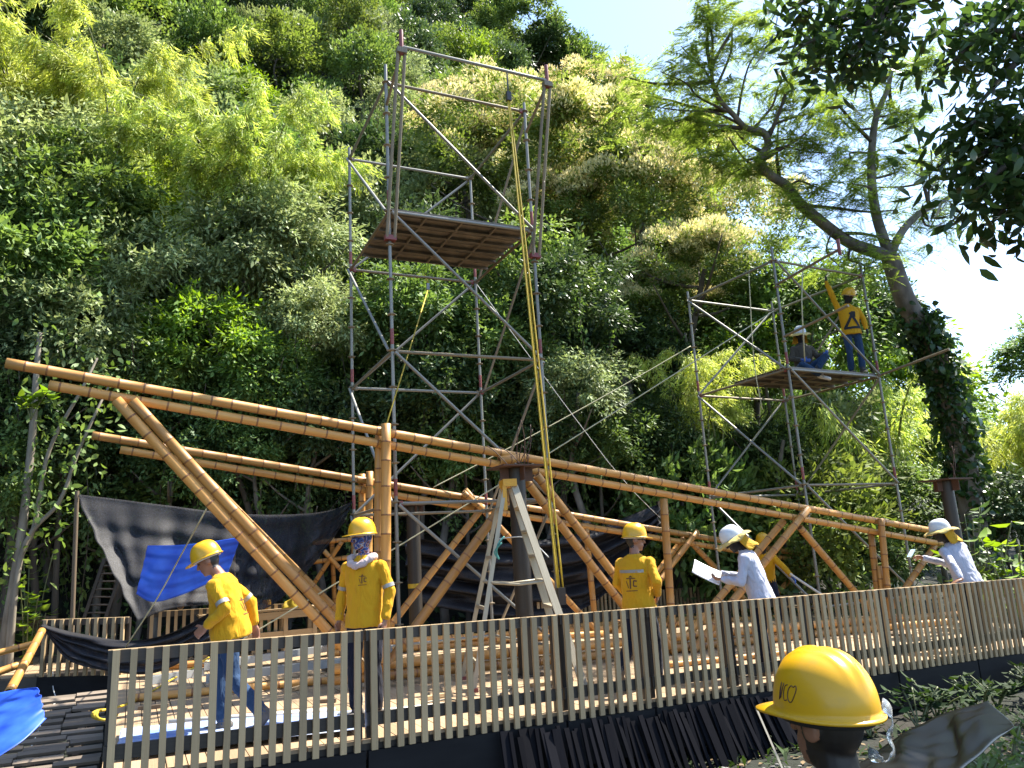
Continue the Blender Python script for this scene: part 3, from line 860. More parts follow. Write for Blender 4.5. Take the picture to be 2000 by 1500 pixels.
# yellow rope with its coil at the left deck edge
coil = [ondeck(203 + 26 * math.cos(a) * (1 - .02 * i), 1396 + 10 * math.sin(a), .02 + .006 * i) for i, a in enumerate([k * .7 for k in range(26)])]
rope('yellow_rope', 'yellow rope coiled at the left deck corner and trailing across the boards', coil + [ondeck(262, 1370, .02), ondeck(330, 1330, .03), ondeck(372, 1308, .10), at(408, 1284, 10.4)], .012, M['yrope'], k=3)
rope('rope', 'loose white cord hanging from the far railing over the dark slats', [at(103, 1312, 11.2), at(104, 1345, 11.0), at(110, 1370, 10.2), at(92, 1385, 9.4), at(78, 1420, 8.6), at(60, 1462, 8.0)], .008, M['wrope'], k=4)
cx = Vector((col_xy.x, col_xy.y, 0))
zc = at(1010, 1050, 9.4).z
rope('rope', 'white cord tied round the dark column beside the stepladder', [cx + Vector((-.30, -.05, zc)), cx + Vector((0, -.15, zc + .01)), cx + Vector((.16, -.10, zc - .06)), cx + Vector((.34, -.2, zc - .26))], .008, M['wrope'], k=4)
rope('green_rope', 'short green rope knotted to the stepladder side', [at(985, 1048, 8.9), at(973, 1062, 8.85), at(970, 1080, 8.85), at(975, 1092, 8.85), at(966, 1078, 8.84), at(980, 1060, 8.85)], .010, M['grope'], k=4)

# ================================================================== NETS AND TARPS
def sheet(name, label, cat, top, bot, m, nu=60, nv=30, folds=(9, .06), thick=0.004, group=None, seed=1, sagz=0.0, wr=0.0):
    """cloth stretched between two edge curves given as (px, py, distance)"""
    T = smooth_path([at(*q) if isinstance(q, tuple) else q for q in top], 10); B = smooth_path([at(*q) if isinstance(q, tuple) else q for q in bot], 10)
    def samp(Pp, t):
        x = t * (len(Pp) - 1); i = min(int(x), len(Pp) - 2)
        return Pp[i].lerp(Pp[i + 1], x - i)
    g = random.Random(seed)
    ph = [g.uniform(0, 6.3) for _ in range(6)]
    vs = []
    for j in range(nv + 1):
        v = j / nv
        for i in range(nu + 1):
            u_ = i / nu
            a, b = samp(T, u_), samp(B, u_)
            p = a.lerp(b, v)
            w = math.sin(math.pi * v) * .9 + .1
            d = folds[1] * w * (math.sin(folds[0] * u_ * 6.28 + ph[0] + 2.2 * v) + .6 * math.sin(folds[0] * 1.73 * u_ * 6.28 + ph[1] - 3 * v) + .35 * math.sin(folds[0] * 3.1 * u_ * 6.28 + ph[2] + 5 * v))
            if wr: d += wr * (math.sin(7 * v * 6.28 + 4 * u_ + ph[3]) * .5 + math.sin(4.3 * v * 6.28 - 6 * u_ + ph[4]))
            vs.append(p - FW * d - ZV * sagz * math.sin(math.pi * v) * math.sin(math.pi * u_))
    fs = [(j * (nu + 1) + i, j * (nu + 1) + i + 1, (j + 1) * (nu + 1) + i + 1, (j + 1) * (nu + 1) + i) for j in range(nv) for i in range(nu)]
    o = put(name, mk(name, vs, fs, [m], True))
    md = o.modifiers.new('thickness', 'SOLIDIFY'); md.thickness = thick
    return tag(o, label, cat, group)
sheet('shade_net', 'large black shade net slung at left behind the leaning struts', 'net',
      [(150, 966, 12.6), (300, 984, 12.8), (450, 1002, 13.0), (560, 1005, 12.9), (640, 998, 12.5), (688, 980, 12.0)],
      [(268, 1214, 11.3), (335, 1190, 11.6), (420, 1182, 11.9), (520, 1188, 12.0), (610, 1105, 11.9), (672, 1020, 11.8)], M['net'], folds=(5.5, .045), seed=3, sagz=.22, wr=.022, nu=140, nv=50)
for px, py, dd, lb in [(150, 966, 12.62, 'weathered post holding up the left corner of the big black net'), (455, 1000, 13.05, 'weathered post under the middle of the big black net'), (1288, 984, 15.82, 'weathered post holding the right end of the dark folded net')]:
    q = at(px, py, dd); gq = Vector((q.x + .05, q.y + .1, hill(q.x, q.y) - .1))
    tag(tube('net_post', gq, q + ZV * .06, .035, M['oldwood']), lb, 'post', 'net posts')
sheet('blue_tarp', 'bright blue tarpaulin patch lying against the black net', 'tarp',
      [(288, 1066, 11.15), (350, 1064, 11.2), (410, 1058, 11.25), (470, 1049, 11.3)],
      [(266, 1160, 10.95), (300, 1176, 11.0), (360, 1160, 11.1), (444, 1122, 11.2)], M['bluetarp'], folds=(2, .012), seed=5, wr=.008)
sheet('shade_net', 'sagging black net tied to the far left railing post', 'net',
      [(84, 1220, 11.2), (150, 1240, 11.0), (240, 1252, 10.9), (330, 1236, 10.8), (420, 1190, 10.9)],
      [(86, 1224, 11.15), (130, 1285, 10.9), (200, 1310, 10.7), (300, 1316, 10.6), (410, 1262, 10.6)], M['net2'], folds=(1.6, .04), seed=8, wr=.045)
sheet('shade_net', 'wide dark folded net hanging behind the stepladder and column', 'net',
      [(790, 1046, 15.0), (900, 1062, 15.2), (1020, 1058, 15.4), (1150, 1040, 15.6), (1230, 1010, 15.7), (1288, 984, 15.8)],
      [(800, 1180, 14.6), (900, 1196, 14.8), (1020, 1206, 15.0), (1100, 1200, 15.2), (1180, 1160, 15.4), (1286, 1040, 15.6)], M['net2'], folds=(1.8, .10), seed=11, wr=.12, nu=90, nv=40)
sheet('blue_tarp', 'bright blue tarpaulin bulging over a heap at the left picture edge', 'tarp',
      [(-60, 1362, 7.4), (0, 1353, 7.2), (40, 1346, 7.1), (72, 1342, 7.05)],
      [(-60, 1530, 6.1), (-10, 1484, 6.25), (46, 1446, 6.45), (90, 1404, 6.75)], M['bluetarp'], folds=(.7, .02), seed=14, wr=.012)
sheet('pale_sheet', 'crumpled pale blue plastic sheet on the deck behind the left railing', 'sheet',
      [ondeck(236, 1424, .05), ondeck(400, 1408, .05), ondeck(560, 1396, .05), ondeck(702, 1388, .05)],
      [ondeck(224, 1478, .04), ondeck(400, 1458, .04), ondeck(560, 1440, .04), ondeck(702, 1424, .04)], M['sheet'], folds=(4, .006), seed=17, wr=.006)
sheet('plastic_sheet', 'glossy black plastic sheet heaped on the ground behind the foreground helmet', 'sheet',
      [(1660, 1500, 3.3), (1760, 1440, 3.9), (1840, 1396, 4.7), (1930, 1370, 5.4)],
      [(1660, 1600, 2.6), (1800, 1560, 2.9), (1900, 1490, 3.5), (1980, 1420, 4.4)], M['plastic'], folds=(1.7, .055), seed=21, wr=.006)
a = at(1835, 1412, 4.9)
box('cardboard_piece', a, (1, .2, .1), (-.2, 1, -.1), (0, 0, 1), .20, .16, .006, M['cardboard'])
tag(bpy.data.objects['cardboard_piece'], 'small piece of tan cardboard beside the black plastic sheet', 'cardboard')

# ================================================================== PILES
# dark slats leaning against the near fascia
for i in range(60):
    s = 3.16 + i * .062 + rnd.uniform(-.012, .012)
    w = rnd.choice((.035, .042, .05, .085))
    lean = .0 + .16 * (i / 60) ** 1.5 + rnd.uniform(-.02, .02)
    top = uv(s, FT - .075 - .02 * (i % 3), -.10 + rnd.uniform(-.05, .03))
    footp = uv(s + lean * .7, FT - .24 - .03 * (i % 4), 0)
    footp.z = -.735
    o = bar('dark_slat', footp, top, w, .022, M['darkslat'], up=V)
    tag(o, f'{nth(i + 1)} narrow black slat from the left in the row leaning below the railing', 'slat', 'black slats leaning below the railing')
a, b = at(1478, 1385, 6.4), at(1530, 1505, 5.4)
tag(bar('thin_rod', b, a, .014, .014, M['galv'], up=V), 'thin bare rod leaning on the black slats beside the foreground hat', 'rod')
# stepped rows of brown slats going down beside the deck's left end
NR = 25
for row in range(NR):
    f_ = row / (NR - 1)
    t_ = 4.9 - 4.9 * f_
    zz = -.06 - .66 * f_
    s1 = -.05 + rnd.uniform(-.03, .01)
    for c in range(3):
        L = .34 + .09 * ((row // 4 + c) % 2) + rnd.uniform(-.02, .02)
        s0 = s1 - L
        dz = zz - .012 * ((row + c * 2) % 3) + rnd.uniform(-.006, .006)
        tt = t_ + .05 * c + rnd.uniform(-.015, .015)
        o = bar('brown_slat', uv(s0, tt, dz + rnd.uniform(-.006, .006)), uv(s1 - .012, tt + rnd.uniform(-.01, .01), dz), .085, .030, M['brownslat'], up=(ZV * .96 - V * .28))
        tag(o, f'brown step slat beside the left deck end, {nth(row + 1)} row from the top, {("right", "middle", "left")[c]} column', 'slat', 'stepped brown slats beside the deck')
        s1 = s0
for s, w_ in ((-.3, 'nearest the deck'), (-.72, 'in the middle'), (-1.12, 'at the outer side')):
    p0, p1 = uv(s, 5.0, -.20), uv(s, -.05, -.86)
    o = bar('sleeper_beam', p0, p1, .07, .16, M['oldwood'])
    tag(o, f'rough sloping timber bearer under the brown step slats, {w_}', 'beam', 'bearers under the brown slats')
# grey steel profiles lying on trestle blocks behind the bending worker
for i, (a, b, lb) in enumerate([((395, 1302), (668, 1262), 'pale grey steel channel on the deck behind the bending worker, upper one'),
                                ((400, 1326), (690, 1290), 'pale grey steel channel on the deck behind the bending worker, lower one'),
                                ((288, 1330), (395, 1312), 'short grey steel channel on the deck left of the bending worker')]):
    p0, p1 = ondeck(*a, .12 if i < 2 else .05), ondeck(*b, .12 if i < 2 else .05)
    d = (p1 - p0); L = d.length
    sec = [(-.05, -.05), (.05, -.05), (.05, -.042), (-.042, -.042), (-.042, .042), (.05, .042), (.05, .05), (-.05, .05)]
    vs, fs = loft([[(x, y, 0) for x, y in sec], [(x, y, L) for x, y in sec]])
    tag(put('steel_channel', mk('steel_channel', vs, fs, [M['greysteel']]), None, frame(p0, p1)), lb, 'steel profile', 'grey steel channels')
for i, (q, lb) in enumerate([((470, 1335), 'timber block under the steel channels, left one'), ((640, 1310), 'timber block under the steel channels, right one')]):
    p = ondeck(*q)
    tag(box('timber_block', p + ZV * .036, U, V, ZV, .12, .30, .066, M['oldwood']), lb, 'block', 'timber blocks')
# workbench under the net
def bench():
    p = at(505, 1200, 13.0)
    z0 = deckz(p.x, p.y)
    t = thing('workbench', (p.x, p.y, z0), 'rough timber workbench with clutter behind the leaning struts', 'workbench')
    zt = p.z + .05
    for k in range(4):
        q = p + V * (k * .15)
        bar('top_board', q - U * .95 + ZV * (zt - q.z), q + U * 1.05 + ZV * (zt - q.z), .14, .035, M['lumber'], t)
    bar('apron', p - U * .92 - V * .05 + ZV * (zt - p.z - .09), p + U * 1.02 - V * .05 + ZV * (zt - p.z - .09), .03, .12, M['lumber'], t)
    for sx in (-.85, .45, .95):
        for sy in (0, .45):
            q = p + U * sx + V * sy
            bar('leg', Vector((q.x, q.y, z0)), Vector((q.x, q.y, zt - .02)), .07, .07, M['lumber'], t, up=V)
    bar('lower_rail', Vector(((p - U * .85).x, (p - U * .85).y, z0 + .3)), Vector(((p + U * .95).x, (p + U * .95).y, z0 + .3)), .04, .09, M['lumber'], t)
    return p, zt
bp, bzt = bench()
def lathe(name, prof, m, loc, n=16):
    vs, fs = loft([ring(n, r, z) for r, z in prof])
    return put(name, mk(name, vs, fs, [m], True), None, Matrix.Translation(loc))
tag(lathe('bottle', [(.04, 0), (.045, .02), (.045, .16), (.02, .22), (.018, .26), (.02, .265), (.02, .29)], M['whitepvc'], bp + U * .62 + V * .1 + ZV * (bzt - bp.z + .02)), 'white plastic bottle standing on the workbench', 'bottle')
tag(lathe('paint_can', [(.07, 0), (.075, .01), (.075, .13), (.07, .14), (.072, .15)], M['ladder_y'], bp + U * .15 + V * .12 + ZV * (bzt - bp.z + .02)), 'small yellow can on the workbench', 'can')
sheet('yellow_cloth', 'crumpled yellow cloth on the workbench', 'cloth', [(556, 1176, 12.9), (575, 1168, 12.9), (592, 1176, 12.9)], [(550, 1189, 12.8), (575, 1187, 12.8), (598, 1189, 12.8)], M['yrope'], 14, 8, (2, .02), seed=31)
# stacked bamboo behind the bench, and the roofed frame under the net
for i in range(6):
    p0, p1 = uv(1.0, 8.0 + .13 * (i % 3), .07 + .125 * (i // 3)), uv(4.2, 8.0 + .13 * (i % 3), .07 + .125 * (i // 3))
    tag(pole('bamboo_pole', p0, p1, .058), f'bamboo pole in the low stack behind the workbench, {("lower", "upper")[i // 3]} layer, {nth(i % 3 + 1)} from the front', 'bamboo pole', 'stacked bamboo behind the bench')
for i in range(5):
    p0, p1 = at(352 + i * 19, 1186 - i * 8, 13.6), at(378 + i * 19, 1140 - i * 8, 14.2)
    tag(pole('bamboo_pole', p0, p1, .055), f'short bamboo rafter showing below the blue patch, {nth(i + 1)} from the left', 'bamboo pole', 'rafters under the net')
fr = thing('bamboo_shelter', ondeck(680, 1236), 'dim bamboo frame in shade behind the masked worker', 'frame')
for nm, a, b, d in [('post', (648, 1050), (656, 1232), 14.6), ('post', (690, 1040), (694, 1232), 14.6), ('rail', (612, 1098), (700, 1086), 14.55), ('rail', (612, 1060), (700, 1052), 14.55), ('brace', (600, 1160), (668, 1058), 14.5), ('brace', (632, 1075), (690, 1140), 14.45)]:
    pole(nm, at(*a, d), at(*b, d), .045, fr)
# leaning bamboo and timber heap at far left
for i, (a, b, d0, d1, r, lb) in enumerate([((18, 1352), (82, 1232), 9.6, 11.0, .058, 'thick split bamboo stick leaning on the far left railing post'),
                                          ((-30, 1282), (86, 1252), 11.2, 11.6, .05, 'grey weathered pole in the timber heap at the left edge, upper'),
                                          ((-30, 1322), (62, 1290), 10.6, 11.0, .055, 'grey weathered pole in the timber heap at the left edge, lower')]):
    m_ = pole('bamboo_pole', at(*a, d0), at(*b, d1), r)
    tag(m_, lb, 'pole', 'heap at the left edge')
for i in range(9):
    a, b = at(-40 + 6 * i, 1212 + 6 * (i % 4), 13.2 + .1 * i), at(74 + 4 * i, 1206 + 7 * (i % 4), 13.0 + .1 * i)
    tag(bar('timber_offcut', a, b, .10, .05, M['oldwood']), f'weathered timber offcut in the heap behind the far left railing, {nth(i + 1)} from the front', 'timber', 'timber heap')

# bits of site clutter on the boards
for i, (px, py, L, a) in enumerate([(300, 1380, .3, .3), (575, 1345, .25, 1.2), (640, 1368, .18, .1), (850, 1360, .3, .7), (935, 1385, .2, 2.0), (1065, 1335, .35, .4), (1165, 1330, .22, 1.0), (1370, 1310, .4, .2), (1440, 1290, .25, 1.5), (1620, 1268, .4, .5), (1760, 1240, .35, 2.2)]):
    p = ondeck(px, py, .022)
    d = Vector((math.cos(a), math.sin(a), 0))
    tag(bar('timber_offcut', p - d * L / 2, p + d * L / 2, .06, .035, M['lumber'] if i % 2 else M['oldwood']), f'small timber offcut lying on the deck boards, {nth(i + 1)} from the left', 'timber', 'offcuts on the deck')
for i, pts in enumerate([[(830, 1372), (880, 1366), (930, 1374), (985, 1352), (1010, 1340)], [(1330, 1330), (1380, 1318), (1450, 1322), (1500, 1306)]]):
    rope('power_cable', ('dark cable snaking over the deck below the stepladder', 'dark cable on the deck behind the reading worker')[i], [ondeck(*q, .012) for q in pts], .009, M['cable'], 'cables on the deck', k=6)

# ================================================================== VEGETATION
def leaves_mesh(name, p, d, s, l, w, m, fold=.12, curl=0.0, six=False, extra=None):
    """p,d,s: (N,3) base points, directions and side vectors; l,w: (N,) sizes"""
    N = len(p)
    d = d / np.linalg.norm(d, axis=1, keepdims=True)
    s = s - d * (s * d).sum(1, keepdims=True)
    s = s / (np.linalg.norm(s, axis=1, keepdims=True) + 1e-9)
    nn = np.cross(d, s)
    l_, w_ = l[:, None], w[:, None]
    if six:
        k = 6
        v = np.stack([p, p + d * l_ * .28 + s * w_ * .42 + nn * w_ * fold, p + d * l_ * .62 + s * w_ * .40 + nn * w_ * fold - nn * l_ * curl * .4,
                      p + d * l_ - nn * l_ * curl, p + d * l_ * .62 - s * w_ * .40 + nn * w_ * fold - nn * l_ * curl * .4, p + d * l_ * .28 - s * w_ * .42 + nn * w_ * fold], 1).reshape(-1, 3)
        idx = np.arange(N)[:, None] * 6
        f = np.concatenate([idx + np.array([[0, 1, 2, 5]]) * 0 + np.array([[0, 1, 5, 5]])[:, :4] * 0, ], 1) if False else None
        quads = np.concatenate([idx + np.array([[1, 2, 4, 5]])], 1)
        tris1 = idx + np.array([[0, 1, 5]])
        tris2 = idx + np.array([[2, 3, 4]])
        me = bpy.data.meshes.new(name)
        me.vertices.add(len(v)); me.vertices.foreach_set('co', v.astype(np.float32).ravel())
        loops = np.concatenate([tris1, quads, tris2], 1).ravel()
        starts = (np.arange(N)[:, None] * 10 + np.array([[0, 3, 7]])).ravel()
        me.loops.add(len(loops)); me.loops.foreach_set('vertex_index', loops.astype(np.int32))
        me.polygons.add(3 * N); me.polygons.foreach_set('loop_start', starts.astype(np.int32))
    else:
        v = np.stack([p, p + d * l_ * .45 + s * w_ * .5 + nn * w_ * fold, p + d * l_ - nn * l_ * curl, p + d * l_ * .45 - s * w_ * .5 + nn * w_ * fold], 1).reshape(-1, 3)
        me = bpy.data.meshes.new(name)
        me.vertices.add(len(v)); me.vertices.foreach_set('co', v.astype(np.float32).ravel())
        me.loops.add(4 * N); me.loops.foreach_set('vertex_index', np.arange(4 * N, dtype=np.int32))
        me.polygons.add(N); me.polygons.foreach_set('loop_start', np.arange(0, 4 * N, 4, dtype=np.int32))
    me.materials.append(m)
    me.update(calc_edges=True)
    me.validate()
    return me
def unit(a): return a / (np.linalg.norm(a, axis=1, keepdims=True) + 1e-9)
def crown_points(rng, nclump, per, R3=(1, 1, .85), clump=.30, shell=.6, low=-.55, lobes=5, flat=.75):
    """clump centres over an uneven crown, leaves round each clump -> points, outward directions, clump centres"""
    lob = unit(rng.normal(size=(lobes, 3))); la = rng.uniform(-.30, .28, lobes)
    c = unit(rng.normal(size=(nclump * 3, 3)))
    c = c[c[:, 2] > low][:nclump]
    bump = 1 + (np.clip(c @ lob.T, 0, 1) ** 2 * la).sum(1)
    c = c * (bump * rng.uniform(shell, 1, len(c)) ** .6)[:, None] * np.array(R3)
    k = rng.poisson(per, len(c)) + 2
    ci = np.repeat(np.arange(len(c)), k)
    off = unit(rng.normal(size=(len(ci), 3)))
    off[:, 2] = np.abs(off[:, 2]) * np.where(rng.random(len(ci)) < .75, 1, -1)
    rr = clump * rng.uniform(.40, 1.50, len(c))
    off = off * (rng.random(len(ci)) ** .45 * rr[ci])[:, None] * np.array([1, 1, flat])
    P_, O_ = c[ci] + off, unit(off + 1e-4)
    # twigs that reach out beyond the clumps
    ns = max(6, nclump // 2)
    b0 = c[rng.integers(0, len(c), ns)]
    dr = unit(unit(b0 + 1e-4) + rng.normal(size=(ns, 3)) * .5 + np.array([0, 0, .15]))
    kk = rng.integers(14, 30, ns)
    si = np.repeat(np.arange(ns), kk)
    t_ = rng.random(len(si)) * rng.uniform(.25, .62, ns)[si]
    P2_ = b0[si] + dr[si] * t_[:, None] - np.array([0, 0, 1.0]) * (t_ ** 2 * .55)[:, None] + rng.normal(size=(len(si), 3)) * .03
    return np.concatenate([P_, P2_]), np.concatenate([O_, dr[si]]), None, c
def crown_mesh(name, seed, nclump, per, L, W, m, clump=.30, R3=(1, 1, .85), droop=.35, shell=.6, low=-.55, flat=.75, six=False, curl=.1):
    rng = np.random.default_rng(seed)
    p, out, ci, c = crown_points(rng, nclump, per, R3, clump, shell, low, flat=flat)
    N = len(p)
    d = unit(out * .8 + rng.normal(size=(N, 3)) * .55 + unit(p) * .4 - np.array([0, 0, droop]))
    up = unit(np.array([0, 0, 1.0]) + out * .5 + rng.normal(size=(N, 3)) * .45)
    s = np.cross(d, up)
    return leaves_mesh(name, p, d, s, L * rng.uniform(.65, 1.25, N), W * rng.uniform(.7, 1.2, N), m, six=six, curl=curl), c
def blossom_mesh(name, seed, c, n, L, m, spread):
    rng = np.random.default_rng(seed)
    top = c[c[:, 2] > np.quantile(c[:, 2], .42)]
    i = rng.integers(0, len(top), n)
    off = unit(rng.normal(size=(n, 3))); off[:, 2] = np.abs(off[:, 2]) + .15
    p = top[i] + off * spread * (rng.random(n) ** .3)[:, None] * np.array([1, 1, .8])
    d = unit(np.array([0, 0, .9]) + off * .8 + rng.normal(size=(n, 3)) * .5)
    s = np.cross(d, rng.normal(size=(n, 3)))
    return leaves_mesh(name, p, d, s, L * rng.uniform(.6, 1.2, n), L * .45 * np.ones(n), m)
def trunk_mesh(name, seed, h, r, m, limbs=4, spread=.5, top=.62, bend=.06):
    """tapered trunk with limbs reaching into the crown; unit: metres"""
    g = random.Random(seed)
    bm_v, bm_f = [], []
    def add(pts, rs, n=8):
        me_pts = smooth_path(pts, 4)
        rr = [rs[0] + (rs[1] - rs[0]) * i / (len(me_pts) - 1) for i in range(len(me_pts))]
        prev = None; rings = []
        for i, p in enumerate(me_pts):
            d = (me_pts[min(i + 1, len(me_pts) - 1)] - me_pts[max(i - 1, 0)]).normalized()
            x = d.orthogonal().normalized() if prev is None else (prev - d * prev.dot(d)).normalized()
            prev = x; y = d.cross(x)
            rings.append([tuple(p + (x * math.cos(2 * math.pi * k / n) + y * math.sin(2 * math.pi * k / n)) * rr[i]) for k in range(n)])
        vs, fs = loft(rings)
        o_ = len(bm_v); bm_v.extend(vs); bm_f.extend([tuple(a + o_ for a in f) for f in fs])
        return me_pts
    j = lambda a: g.uniform(-a, a)
    tp = add([Vector((0, 0, -.4)), Vector((j(bend) * h, j(bend) * h, h * .33)), Vector((j(bend) * h, j(bend) * h, h * .66)), Vector((j(bend) * h, j(bend) * h, h))], (r, r * .45))
    for k in range(limbs):
        a = 6.28 * k / max(1, limbs) + j(.5)
        b = tp[int(len(tp) * g.uniform(top - .1, .92))]
        L = h * spread * g.uniform(.7, 1.1)
        e = b + Vector((math.cos(a) * L, math.sin(a) * L, L * g.uniform(.3, .9)))
        add([b, b.lerp(e, .5) + Vector((0, 0, -.08 * L)), e], (r * .42, r * .10), 6)
    return mk(name, bm_v, bm_f, [m], True)
def tree(name, label, group, base, scale, crown, trunk, th=0.0, rz=0.0, extra=(), sxyz=None, tilt=(0, 0), cat='tree', tscale=None):
    """things: empty at the base > trunk, crown (lifted by th above the base)"""
    t = bpy.data.objects.new(name, None); COL.objects.link(t)
    t.empty_display_size = .2
    t.location = base
    tag(t, label, cat, group)
    if trunk is not None:
        o = bpy.data.objects.new('trunk', trunk); COL.objects.link(o); o.parent = t
        if tscale: o.scale = (tscale, tscale, tscale)
    o = bpy.data.objects.new('crown', crown); COL.objects.link(o); o.parent = t
    sx = sxyz or (1, 1, 1)
    o.location = (0, 0, th); o.scale = (scale * sx[0], scale * sx[1], scale * sx[2]); o.rotation_euler = (tilt[0], tilt[1], rz)
    for nm, me in extra:
        e = bpy.data.objects.new(nm, me); COL.objects.link(e); e.parent = t
        e.location = o.location; e.scale = o.scale; e.rotation_euler = o.rotation_euler
    return t

# ---- shared crowns (radius about 1; scaled per tree)
CR = {}
CR['mid'] = [crown_mesh('crown', 11 + i, 85, 85, .105, .052, M['leaf_mid'], .30)[0] for i in range(2)]
CR['pale'] = [crown_mesh('crown', 21 + i, 95, 85, .085, .045, M['leaf_pale'], .27)[0] for i in range(2)]
CR['dark'] = [crown_mesh('crown', 31 + i, 75, 85, .11, .058, M['leaf_dark'], .32)[0] for i in range(2)]
CR['yellow'] = [crown_mesh('crown', 41 + i, 90, 80, .095, .045, M['leaf_yellow'], .28)[0] for i in range(2)]
CR['lime'] = [crown_mesh('crown', 45 + i, 90, 80, .095, .045, M['leaf_lime'], .28)[0] for i in range(1)]
# finer crowns for the nearer wood
CN = {}
CN['mid'] = [crown_mesh('crown', 51 + i, 105, 80, .104, .042, M['leaf_mid'], .27, droop=.7, shell=.45)[0] for i in range(2)]
CN['dark'] = [crown_mesh('crown', 61 + i, 95, 80, .108, .047, M['leaf_dark'], .30, droop=.6, shell=.4)[0] for i in range(2)]
CN['pale'] = [crown_mesh('crown', 71 + i, 100, 84, .098, .036, M['leaf_pale'], .26, droop=.8, shell=.45)[0] for i in range(2)]
CN['lime'] = [crown_mesh('crown', 81, 100, 84, .098, .038, M['leaf_lime'], .27, droop=.7, shell=.45)[0]]
TR = [trunk_mesh('trunk', 200 + i, 5.0, .16, M['bark'] if i % 2 else M['barkdark'], limbs=4) for i in range(4)]

# ---- bamboo plumes
def bamboo(seed, n=16, H=7.5, reach=4.0, nleaf=26000, L=.20, W=.030, dirs=None):
    rng = np.random.default_rng(seed)
    P, D, Sd = [], [], []
    culms = []
    per = nleaf // n
    for k in range(n):
        a = rng.uniform(0, 6.283) if dirs is None else rng.normal(dirs[0], dirs[1])
        o = np.array([math.cos(a), math.sin(a), 0])
        h, rc = H * rng.uniform(.78, 1.1), reach * rng.uniform(.55, 1.15)
        b = rng.normal(size=3) * .35; b[2] = 0
        def cur(t):
            t = np.asarray(t)[:, None]
            return b + o * rc * t ** 2.3 + np.array([0, 0, 1.0]) * h * (1.25 * t - .42 * t ** 3.2)
        tt = np.linspace(0, 1, 14)
        culms.append(cur(tt))
        t = rng.beta(2.2, 1.15, per) * .72 + .28
        nb = 34                                       # branchlets per culm, each with a fan of leaves
        bt = np.sort(rng.random(nb) * .74 + .26)
        bi = rng.integers(0, nb, per)
        bo = unit(rng.normal(size=(nb, 3)) + o * .8) * (rng.uniform(.25, 1.0, nb) * (1.15 - .5 * bt))[:, None]
        bo[:, 2] = bo[:, 2] * .4 - .12
        u_ = rng.random(per) ** .6
        p = cur(bt[bi]) + bo[bi] * u_[:, None] - np.array([0, 0, 1.0]) * (u_ ** 2 * .35)[:, None] + rng.normal(size=(per, 3)) * .07
        d = unit(unit(bo)[bi] * .75 + rng.normal(size=(per, 3)) * .42 + np.array([0, 0, -.75]))
        P.append(p); D.append(d)
    P, D = np.concatenate(P), np.concatenate(D)
    N = len(P)
    s = np.cross(D, unit(np.array([0, 0, 1.0]) + rng.normal(size=(N, 3)) * .7))
    me = leaves_mesh('foliage', P, D, s, L * rng.uniform(.6, 1.25, N), W * rng.uniform(.7, 1.2, N), M['leaf_bamboo'], curl=.12)
    cm = [path_mesh('culm', [Vector(c) for c in cu], [.045 - .038 * i / (len(cu) - 1) for i in range(len(cu))], M['culm'], 6) for cu in culms]
    return me, cm
BB = [bamboo(301, 18, 7.5, 4.2, 38000, .24, .034), bamboo(302, 18, 6.2, 3.4, 36000, .24, .034), bamboo(303, 9, 4.4, 2.2, 12000)]
def bamboo_clump(label, base, which, scale=1.0, rz=0.0, group='bamboo clumps'):
    me, cm = BB[which]
    t = bpy.data.objects.new('bamboo_clump', None); COL.objects.link(t)
    t.location = base; t.rotation_euler = (0, 0, rz); t.scale = (scale,) * 3
    tag(t, label, 'bamboo', group)
    o = bpy.data.objects.new('foliage', me); COL.objects.link(o); o.parent = t
    for c in cm:
        e = bpy.data.objects.new('culm', c); COL.objects.link(e); e.parent = t
    return t

# ---- hillside wood
g = random.Random(42)
def hill_trees():
    n = 0
    pts = []
    kinds = ['mid', 'pale', 'dark', 'yellow', 'lime']
    tries = 0
    while n < 285 and tries < 20000:
        tries += 1
        r_ = math.sqrt(g.uniform(18.5 ** 2, 63.0 ** 2))
        az = g.uniform(-44, 20)
        if az > 13 and r_ > 45 and g.random() < .4: continue
        x, y = r_ * math.sin(R(az)), r_ * math.cos(R(az))
        rad = g.uniform(1.5, 2.6) * (.75 + .45 * r_ / 62)
        if any((x - a) ** 2 + (y - b) ** 2 < (.78 * (rad + c)) ** 2 * .62 for a, b, c in pts): continue
        pts.append((x, y, rad))
        z = hill(x, y)
        w = [3, 3.4, 2.3, 1.0, .5] if r_ > 32 else [3.5, 1.2, 3.6, .8, .8]
        if az < -12 and r_ > 30: w = [2.4, 4.6, 1.4, 1.4, .6]
        k = g.choices(kinds, w)[0]
        me = g.choice(CR[k])
        band = 'upper' if r_ > 46 else 'middle' if r_ > 30 else 'lower'
        look = {'mid': 'mid-green', 'pale': 'pale grey-green', 'dark': 'dark green', 'yellow': 'yellow-green', 'lime': 'bright green'}[k]
        side = 'left of the tall scaffold' if az < -7 else 'behind the tall scaffold' if az < 4 else 'right of the tall scaffold'
        tall = g.choice((.8, 1.0, 1.1, 1.25, 1.5))
        tree('hillside_tree', f'{look} tree in the wood on the {band} hillside, {side}', f'{look} trees on the {band} hillside, {side}', (x, y, z), rad, me, TR[n % 4], th=rad * tall * .9, rz=g.uniform(0, 6.28), sxyz=(g.uniform(.85, 1.15), g.uniform(.85, 1.15), tall), tilt=(g.uniform(-.35, .35), g.uniform(-.35, .35)), tscale=(rad * tall * 1.15) / 5.0)
        n += 1
    return pts
HP = hill_trees()
